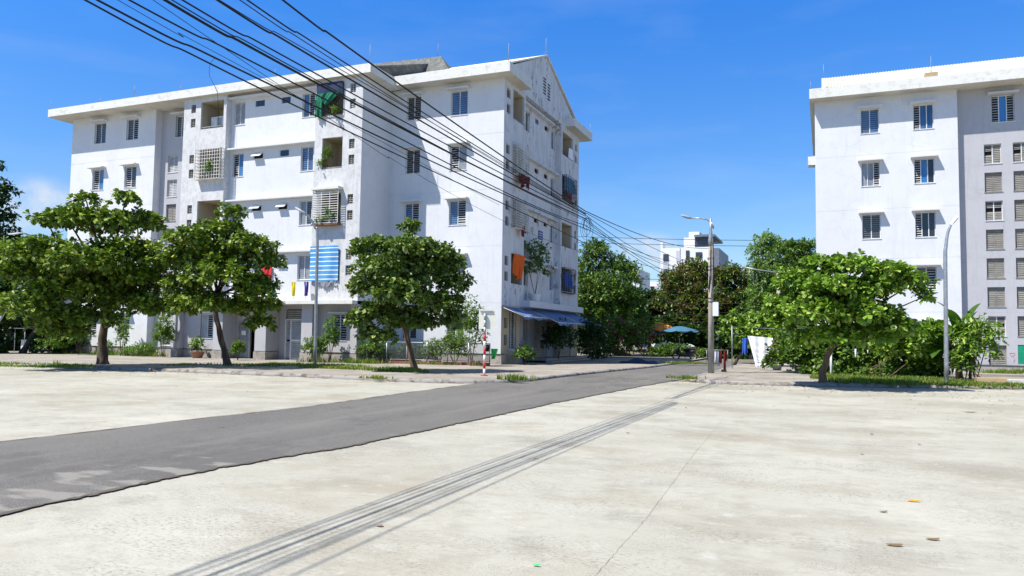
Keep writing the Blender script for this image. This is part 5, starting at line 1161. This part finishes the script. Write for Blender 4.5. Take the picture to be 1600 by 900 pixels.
# ================================================================== STREET LIFE
def umbrella(label, c, rad, h, mat, drop=.55, tiltx=0):
    root = thing('market_umbrella', label, 'umbrella', c, 'umbrellas at the road end'); c = np.array(c, float)
    P = []; Q = []
    for i in range(7):
        t = i/6; row = []; row2 = []
        for j in range(33):
            a = j/32*2*math.pi; sc = 1-.10*t*abs(math.sin(a*4)); rr = rad*t*sc; z = h-drop*t**1.5-.10*t*abs(math.sin(a*4))
            p = c+np.array([rr*math.cos(a), rr*math.sin(a), z+rr*math.cos(a)*tiltx]); row.append(p); row2.append(p-np.array([0, 0, .015]))
        P.append(row); Q.append(row2)
    m = MB(); m.grid(P); m.grid(Q); m.build('canopy', mat, root)
    m = MB(); m.tube([c, c+np.array([0, 0, h])], .03, 8); m.build('pole', 'metal_galv', root)
umbrella('orange and cream umbrella at the road end', (-12.7, 63, .02), 1.35, 2.85, 'umbrella_orange', .65, .05)
umbrella('wide flat blue umbrella behind the motorcycle', (-10.9, 62, .02), 1.55, 2.55, 'tarp_blue', .4)
umbrella('black umbrella left of the orange one', (-13.6, 61.2, .02), 1.6, 2.5, 'cloth_black', .55, -.05)
# motorcycle
base = atZ(1070, 562.5, .02); mc = thing('motorcycle', 'dark motorcycle parked on its stand at the road end', 'motorcycle', base); B0 = np.array(base)
ax = np.array([1, .12, 0]); ax /= np.linalg.norm(ax)
def wheel(x):
    c = B0+ax*x+np.array([0, 0, .29]); s_ = np.array([-ax[1], ax[0], 0])
    m = MB(); m.tube([c+ax*.25*math.cos(t)+np.array([0, 0, .25*math.sin(t)]) for t in [i*math.pi/10 for i in range(21)]], .045, 8, False); w = m.build('wheel', 'rubber', mc)
    m = MB()
    for i in range(5): t = i*1.2566; m.tube([c, c+ax*.24*math.cos(t)+np.array([0, 0, .24*math.sin(t)])], .014, 5)
    m.tube([c+ax*.2*math.cos(t)+np.array([0, 0, .2*math.sin(t)]) for t in [i*math.pi/8 for i in range(17)]], .012, 5, False); m.build('rim', 'chrome', w)
wheel(-.62); wheel(.62)
def rel(x, z, y=0): return B0+ax*x+np.array([-ax[1], ax[0], 0])*y+np.array([0, 0, z])
m = MB(); m.tube([rel(-.55, .42), rel(-.2, .42), rel(.1, .36), rel(.45, .45), rel(.62, .3)], [.05, .11, .13, .09, .04], 8); m.tube([rel(-.38, .55), rel(-.45, .8), rel(-.42, .95)], [.09, .11, .07], 8); m.tube([rel(-.62, .3, .06), rel(-.45, .85, .06)], .022, 6); m.tube([rel(-.62, .3, -.06), rel(-.45, .85, -.06)], .022, 6); m.tube([rel(.1, .5), rel(.5, .62), rel(.85, .74)], [.12, .13, .05], 8); m.build('body', 'metal_dark', mc)
m = MB(); m.tube([rel(-.12, .68), rel(.1, .72), rel(.45, .77), rel(.72, .80)], [.06, .11, .11, .06], 8); m.build('seat', 'rubber', mc)
m = MB(); m.tube([rel(-.36, 1.0, -.33), rel(-.42, 1.0, 0), rel(-.36, 1.0, .33)], .018, 6); m.tube([rel(-.38, 1.0, .28), rel(-.36, 1.16, .32)], .008, 5); m.tube([rel(-.38, 1.0, -.28), rel(-.36, 1.16, -.32)], .008, 5); m.build('handlebar', 'chrome', mc)
m = MB(); m.tube([rel(-.50, .86), rel(-.57, .86)], [.08, .09], 10); m.build('headlight', 'lamp_glass', mc)
m = MB(); m.tube([rel(.05, .26, .12), rel(.4, .3, .13), rel(.75, .38, .14)], [.03, .05, .045], 8); m.build('exhaust', 'chrome', mc)
m = MB(); m.tube([rel(.05, .3, -.1), rel(-.02, .0, -.26)], .015, 5); m.build('stand', 'metal_dark', mc)
m = MB(); m.tube([rel(.82, .62), rel(.88, .62)], [.04, .04], 8); m.build('tail_light', 'plastic_red', mc)
# blue tarp heap
base = atZ(998, 568, .11); P = []
for i in range(13):
    row = []
    for j in range(19):
        u = i/12; v = j/18; e = math.sin(math.pi*u)**.5*math.sin(math.pi*v)**.5; row.append((base[0]-1.1+2.2*v, base[1]-.6+1.2*u, .11+.36*e*(.75+.25*math.sin(v*11+u*5))*(.9+.1*math.cos(u*9))))
    P.append(row)
m = MB(); m.grid(P); tag(m.build('tarp_heap', 'tarp_navy'), 'low heap under a dark blue tarp on the shaded pavement', 'tarp')
# laundry line with the big white sheet
lp0 = np.array([-4.3, 41.5, .11]); lp1 = np.array([-.6, 36.2, .11])
y_s = 38.6
root = thing('clothes_line', 'clothes line between thin posts on the right pavement', 'clothes line', (-2.6, 39, .11))
for (x, y, h) in ((-4.35, 39.6, 2.15), (-.55, 37.6, 2.1)):
    m = MB(); m.tube([(x, y, .1), (x, y, .11+h)], .022, 7); m.build('line_post', 'metal_galv', root)
m = MB(); m.tube([(-4.35, 39.6, 2.2), (-2.5, 38.6, 2.12), (-.55, 37.6, 2.15)], .008, 5); m.build('line', 'metal_galv', root)
def line_cloth(name, label, mat, px0, px1, py0, py1, Y, cat='laundry', **k):
    a = atY(px0, py0, Y); b_ = atY(px1, py1, Y); pl = Plane('y', Y); o = cloth(name, mat, pl, a[0], b_[0], a[2], b_[2], 0, None, **k); tag(o, label, cat, None); return o
# draped sheet: wide at the line, folding to a narrow hem
a = atY(1168, 524.5, 38.7); b_ = atY(1207.5, 528, 38.5); c1 = atY(1186, 573, 38.6)
P = []; Q = []
for i in range(25):
    t = i/24; r1 = []; r2 = []
    for j in range(37):
        s_ = j/36; xl = a[0]+(atY(1181, 572, 38.6)[0]-a[0])*t**.95; xr = b_[0]+(atY(1196, 572, 38.6)[0]-b_[0])*t**1.5
        zt = a[2]+(b_[2]-a[2])*s_; z = zt+(c1[2]-zt)*t-.30*math.sin(math.pi*s_)*math.sin(math.pi*min(1, t*1.15))
        d = 38.6+.028*math.sin(t*38)*(.15+t*.7)*math.sin(math.pi*s_)+.035*math.sin(s_*17+t*2)*(1-t*.5)
        r1.append((xl+(xr-xl)*s_, d, z)); r2.append((xl+(xr-xl)*s_, d+.012, z))
    P.append(r1); Q.append(r2)
m = MB(); m.grid(P); m.grid(Q); tag(m.build('white_sheet', 'cloth_white'), 'large white bed sheet draped over the clothes line', 'sheet')
line_cloth('hanging_shirt', 'blue shirt hanging left of the white sheet', 'cloth_blue', 1160, 1168, 528, 553, 39.2, folds=2, amp=.06, nu=10, nz=8, ragged=.05)
line_cloth('hanging_shirt', 'dark red shirt hanging right of the white sheet', 'cloth_red', 1208, 1221, 530, 548, 38.2, folds=2, amp=.05, nu=10, nz=8, ragged=.04)
line_cloth('hanging_shirt', 'pale blue shirt behind the edge of the white sheet', 'cloth_pale', 1203, 1209, 540, 562, 38.2, folds=2, amp=.04, nu=8, nz=8)
line_cloth('hanging_cloth', 'pale cloth hanging below the dark red shirt', 'cloth_pale', 1213, 1222, 544, 560, 38.0, folds=2, amp=.04, nu=8, nz=8)
line_cloth('hanging_trousers', 'dark trousers hanging right of the red shirt', 'cloth_black', 1221, 1227, 541, 568, 37.9, folds=1, amp=.04, nu=8, nz=8)
line_cloth('hanging_cloth', 'grey towel hanging between dark clothes', 'cloth_grey', 1226, 1231, 541, 567, 37.9, folds=1, amp=.04, nu=8, nz=8)
line_cloth('hanging_shirt', 'dark grey shirt at the right end of the clothes line', 'cloth_black', 1230, 1240, 540, 556, 37.8, folds=2, amp=.05, nu=8, nz=8)
# small rack of laundry tied to the concrete pole
root = thing('laundry_rack', 'thin wire rack of clothes beside the concrete pole', 'clothes rack', (-5.2, 35.7, .11))
rk = Plane('y', 35.7); a = atY(1104, 547, 35.7); b_ = atY(1137, 547, 35.7)
m = MB(); m.tube([(a[0], 35.7, a[2]), (b_[0], 35.7, b_[2])], .012, 5); m.tube([(a[0], 35.95, a[2]), (b_[0], 35.95, b_[2])], .012, 5)
for x in (a[0], b_[0]): m.tube([(x, 35.7, a[2]), (x, 35.95, a[2])], .012, 5); m.tube([(x, 35.7, a[2]), (x, 35.7, a[2]-.55)], .01, 5)
m.build('rail', 'metal_galv', root)
for (p0, p1, q0, q1, mt, l) in ((1105, 1108.5, 549, 564, 'cloth_black', 'black garment at the left end of the pole rack'), (1108, 1112.5, 548, 570, 'cloth_black', 'long black garment before the concrete pole'), (1116, 1120, 549, 566, 'cloth_pale', 'pale blue garment right of the concrete pole'), (1120, 1124, 549, 571, 'cloth_grey', 'grey garment in the middle of the pole rack'), (1124, 1128, 548, 568, 'cloth_maroon', 'maroon garment on the pole rack'), (1130, 1134, 546, 583, 'cloth_maroon', 'long dark red garment at the right end of the pole rack'), (1133.5, 1136, 551, 564, 'cloth_maroon', 'short red rag at the right end of the pole rack')):
    line_cloth('hanging_garment', l, mt, p0, p1, q0, q1, 35.65, folds=2, amp=.05, nu=8, nz=8, ragged=.04)
m = MB(); sh = atY(1131.5, 585, 35.6); m.obox((sh[0], 35.5, .16), (.1, 0, 0), (0, .14, 0), (0, 0, .05)); tag(m.build('shoe', 'rubber'), 'dark shoe standing below the red garment', 'shoe')
# bowls, planter
for (px, py, r0, l) in ((1214, 578, .33, 'white bowl planter nearest the hung sheet'), (1247, 579, .26, 'smaller grey bowl planter under the bright tree')):
    b0 = atZ(px, py, .11); m = MB(); m.lathe(b0, [(0, 0), (r0*.5, 0), (r0*.6, .05), (r0, .22), (r0*1.05, .26), (r0*.9, .26), (r0*.8, .2), (0, .18)], 20); tag(m.build('bowl_planter', 'bowl_white'), l, 'planter')
b0 = atZ(1232, 579, .11); m = MB(); m.box(b0[0]-.3, b0[0]+.3, b0[1]-.2, b0[1]+.2, .11, .37); m.box(b0[0]-.34, b0[0]+.34, b0[1]-.24, b0[1]+.24, .372, .42); tag(m.build('stone_planter', 'bowl_white'), 'white stone box between the two bowl planters', 'planter')
# white cloths hung under the bright tree
for (p0, p1, q0, q1, l) in ((1296, 1301, 548, 583, 'long white rag hanging from the bright tree'), (1335, 1339, 545, 558, 'white rag caught in the hedge'), (1355, 1357, 547, 553, 'small white rag at the right of the hedge')):
    line_cloth('white_rag', l, 'cloth_white', p0, p1, q0, q1, 32.6, folds=2, amp=.05, nu=8, nz=10, taper=(.02, .02))
# concrete slabs and trough at the right
for (x0, y0, x1, y1, h, l, mt) in ((1527, 592, 1568, 598, .24, 'long pale slab with a brown edge by the right wall', 'wood_pale'), (1570, 594, 1600, 598, .18, 'pale concrete slab at the right edge', 'bowl_white')):
    a = atZ(x0, y1+3, .11); b_ = atZ(x1, y1+3, .11); m = MB(); m.box(a[0], b_[0], a[1], a[1]+.55, .11, .11+h); o = m.build('concrete_slab', mt); tag(o, l, 'slab')
m = MB(); m.box(2.9, 10.5, 39.2, 40.4, .11, .2); struct(m.build('path', 'walk_concrete'))

# ================================================================== GROUND DETAIL
def blades(name, label, areas, h, dens, mat='grass_blade'):
    h *= .75; dens *= .8
    V = []; 
    P = []
    for (poly, hh, dd) in areas:
        xs = [p[0] for p in poly]; ys = [p[1] for p in poly]; A_r = 0
        for i in range(len(poly)): j = (i+1) % len(poly); A_r += poly[i][0]*poly[j][1]-poly[j][0]*poly[i][1]
        n = int(abs(A_r)/2*dd*dens); c = 0; tries = 0
        while c < n and tries < n*30:
            tries += 1; x = rnd.uniform(min(xs), max(xs)); y = rnd.uniform(min(ys), max(ys)); ins = False
            for i in range(len(poly)):
                x1, y1 = poly[i]; x2, y2 = poly[i-1]
                if (y1 > y) != (y2 > y) and x < (x2-x1)*(y-y1)/(y2-y1)+x1: ins = not ins
            if not ins: continue
            if math.sin(x*1.7+y*.6)+math.sin(x*.63-y*2.1)+.8*math.sin(x*5.1+1)*math.sin(y*4.3)+rnd.uniform(-1, 1.5) < -.1: continue
            if len(poly) == 8:
                cx_ = sum(xs)/8; cy_ = sum(ys)/8; rr_ = math.hypot((x-cx_)/(max(xs)-cx_), (y-cy_)/(max(ys)-cy_))
                if rnd.random() < rr_**.8*(1+.4*math.sin(8*x+5*y)): continue
            P.append((x, y, .11 if hh > 0 else .01, abs(hh))); c += 1
    P = np.array(P); n = len(P); a = rs.rand(n)*6.28; hh = P[:, 3]*h*(.4+rs.rand(n)); w = .012+.012*rs.rand(n)
    base = P[:, :3]; s_ = np.stack([np.cos(a), np.sin(a), a*0], 1); ln = np.stack([np.cos(a+1.3), np.sin(a+1.3), a*0], 1)*(hh*rs.rand(n)*.9)[:, None]
    tip = base+ln+np.stack([a*0, a*0, hh], 1); mid = base+ln*.3+np.stack([a*0, a*0, hh*.55], 1)
    V = np.stack([base-s_*w[:, None], base+s_*w[:, None], mid+s_*w[:, None]*.7, tip, mid-s_*w[:, None]*.7], 1).reshape(-1, 3); i = np.arange(n)*5
    F = np.concatenate([np.stack([i, i+1, i+2], 1), np.stack([i, i+2, i+4], 1), np.stack([i+4, i+2, i+3], 1)], 1).reshape(-1, 3)
    me = bpy.data.meshes.new(name); me.from_pydata(V.tolist(), [], F.tolist()); t = np.ones((n, 4), np.float32); t[:, 0] = rs.rand(n); t[:, 1] = rs.rand(n)
    ca = me.color_attributes.new('tint', 'FLOAT_COLOR', 'POINT'); ca.data.foreach_set('color', np.repeat(t, 5, 0).ravel()); me.materials.append(MATS[mat]); me.update()
    o = bpy.data.objects.new(name, me); COL.objects.link(o); stuff(o, label, 'grass'); return o
def gz(*pp): return [tuple(atZ(x, y, .11)[:2]) for x, y in pp]
blades('grass', 'green grass strip along the left pavement', [(gz((395, 572), (530, 577), (640, 582), (690, 584), (640, 577), (560, 573), (430, 569)), 1, 1), (gz((250, 571), (395, 573), (430, 570), (300, 569)), .7, .5), (gz((-60, 572), (150, 576), (150, 571), (-60, 566)), .7, .6)], .16, 260)
blades('grass', 'weeds along the foot of the left building', [([(-45, 32.6), (-45, 33.9), (-38, 33.9), (-35, 33.2), (-35, 32.6)], 1.5, .9), ([(-24.9, 31.6), (-24.9, 33.5), (-20, 33.6), (-20, 32.6)], 1.6, .9), ([(-20, 33), (-20, 33.9), (-15.6, 35), (-15.6, 34)], 1.0, .6)], .2, 120)
blades('grass', 'grass under the bright tree on the right', [(gz((1265, 592), (1300, 599), (1480, 604), (1600, 605), (1600, 600), (1500, 597), (1420, 590), (1270, 584)), 1, 1), (gz((1500, 602), (1640, 606), (1640, 600), (1500, 597)), .8, .8)], .17, 330)
def tuft(cx_, cy_, r, z=.0):
    return [(cx_+r*math.cos(t), cy_+r*.5*math.sin(t)) for t in [i*.785 for i in range(8)]]
blades('grass', 'isolated weed tufts in the kerb and pavement cracks', [(tuft(*atZ(588, 592, .1)[:2], .7), .9, 1.2), (tuft(*atZ(806, 594, .1)[:2], .75), 1.5, 1.6), (tuft(*atZ(1073, 592, .1)[:2], .75), 1.0, 1.5), (tuft(*atZ(1068, 568, .1)[:2], 2.2), .9, .8), (tuft(*atZ(90, 571, .1)[:2], .3), 1.6, 1.6), (tuft(*atZ(1560, 584, .1)[:2], 1.2), 1.5, .8), (tuft(*atZ(1590, 583, .1)[:2], .8), 1.8, .8)], .16, 300)
# litter: dry leaves as loose stuff
def litter(name, label, areas, size, mat='leaf_dry'):
    P = []
    for (cx_, cy_, rx, ry, n, z) in areas:
        for i in range(n): P.append((rnd.gauss(cx_, rx), rnd.gauss(cy_, ry), z))
    P = np.array(P, float); D = np.tile(np.array([[.6, .5, .12]]), (len(P), 1))
    o = leaves_mesh(name, P, D, size, mat, None, k=1, spread=.8, droop=.0, width=.55)
    me = o.data; co = np.zeros(len(me.vertices)*3, np.float32); me.vertices.foreach_get('co', co); co = co.reshape(-1, 3)
    bz = np.repeat(P[:, 2], 7); co[:, 2] = bz+np.clip(np.abs(co[:, 2]-bz)*.25, 0, .03)+.006; me.vertices.foreach_set('co', co.ravel()); me.update(); stuff(o, label, 'leaf litter')
litter('leaf_litter', 'brown dry leaves scattered over the lot and gutters', [(2, 26.5, 6, 1.6, 420, .004), (-2, 27.4, 2.5, .5, 160, .004), (-27, 21.5, 6, 1.2, 260, .004), (-4, 14, 6, 6, 25, .004), (3, 20, 5, 4, 60, .004), (2, 31, 3, .8, 260, .115), (-30, 26, 6, 1.5, 120, .115), (-8, 12, 1.5, 6, 6, .014)], .09)
for i, (px, py, mt, s_, l) in enumerate(((1427, 783, 'umbrella_orange', .06, 'flat orange chip lying on the near concrete'), (1380, 800, 'leaf_dry', .035, 'small brown dead leaf near the orange chip'), (1397, 852, 'leaf_dry', .06, 'curled brown dead leaf at the lower right'), (1457, 843, 'leaf_dry', .05, 'thin twig like leaf at the lower right'), (1515, 644, 'leaf_dry', .14, 'brown dead leaf far out on the right of the lot'), (838, 884, 'plastic_green', .025, 'tiny green bottle cap on the near concrete'))):
    p = atZ(px, py, .006); m = MB(); P = []
    for a_ in range(5):
        u = a_/4-.5; P.append([(p[0]+u*2*s_, p[1]-s_*.45*math.cos(u*2.6), .008+.02*u*u*(s_/.05)), (p[0]+u*2*s_, p[1]+s_*.45*math.cos(u*2.6), .012+.02*(u+.3)**2)])
    m.grid(P); n_ = 'bottle_cap' if 'cap' in l else ('plastic_chip' if 'chip' in l else 'dead_leaf')
    tag(m.build(n_, mt), l, n_.replace('_', ' '))
# saw cut joint and fine cracks in the lot
def crack(label, pts, w, seed):
    q = random.Random(seed); F_ = []
    for a, b_ in zip(pts[:-1], pts[1:]):
        n = 30
        for i in range(n): t = i/n; F_.append((a[0]*(1-t)+b_[0]*t+q.uniform(-.006, .006), a[1]*(1-t)+b_[1]*t+q.uniform(-.006, .006)))
    m = MB()
    for a, b_ in zip(F_[:-1], F_[1:]):
        d = Vector((b_[0]-a[0], b_[1]-a[1], 0)).normalized(); n_ = Vector((-d.y, d.x, 0))*w*q.uniform(.6, 1.3)*.5; A = Vector((*a, .005)); B_ = Vector((*b_, .005)); m.quad(A-n_, B_-n_, B_+n_, A+n_)
    struct(m.build('pavement_crack', 'joint_fill'))
g2 = lambda x, y: tuple(atZ(x, y, 0)[:2])
crack('', [g2(925, 905), g2(1010, 810), g2(1080, 715), g2(1130, 655)], .003, 1)
crack('', [g2(0, 640), g2(330, 615), g2(560, 604)], .010, 2)
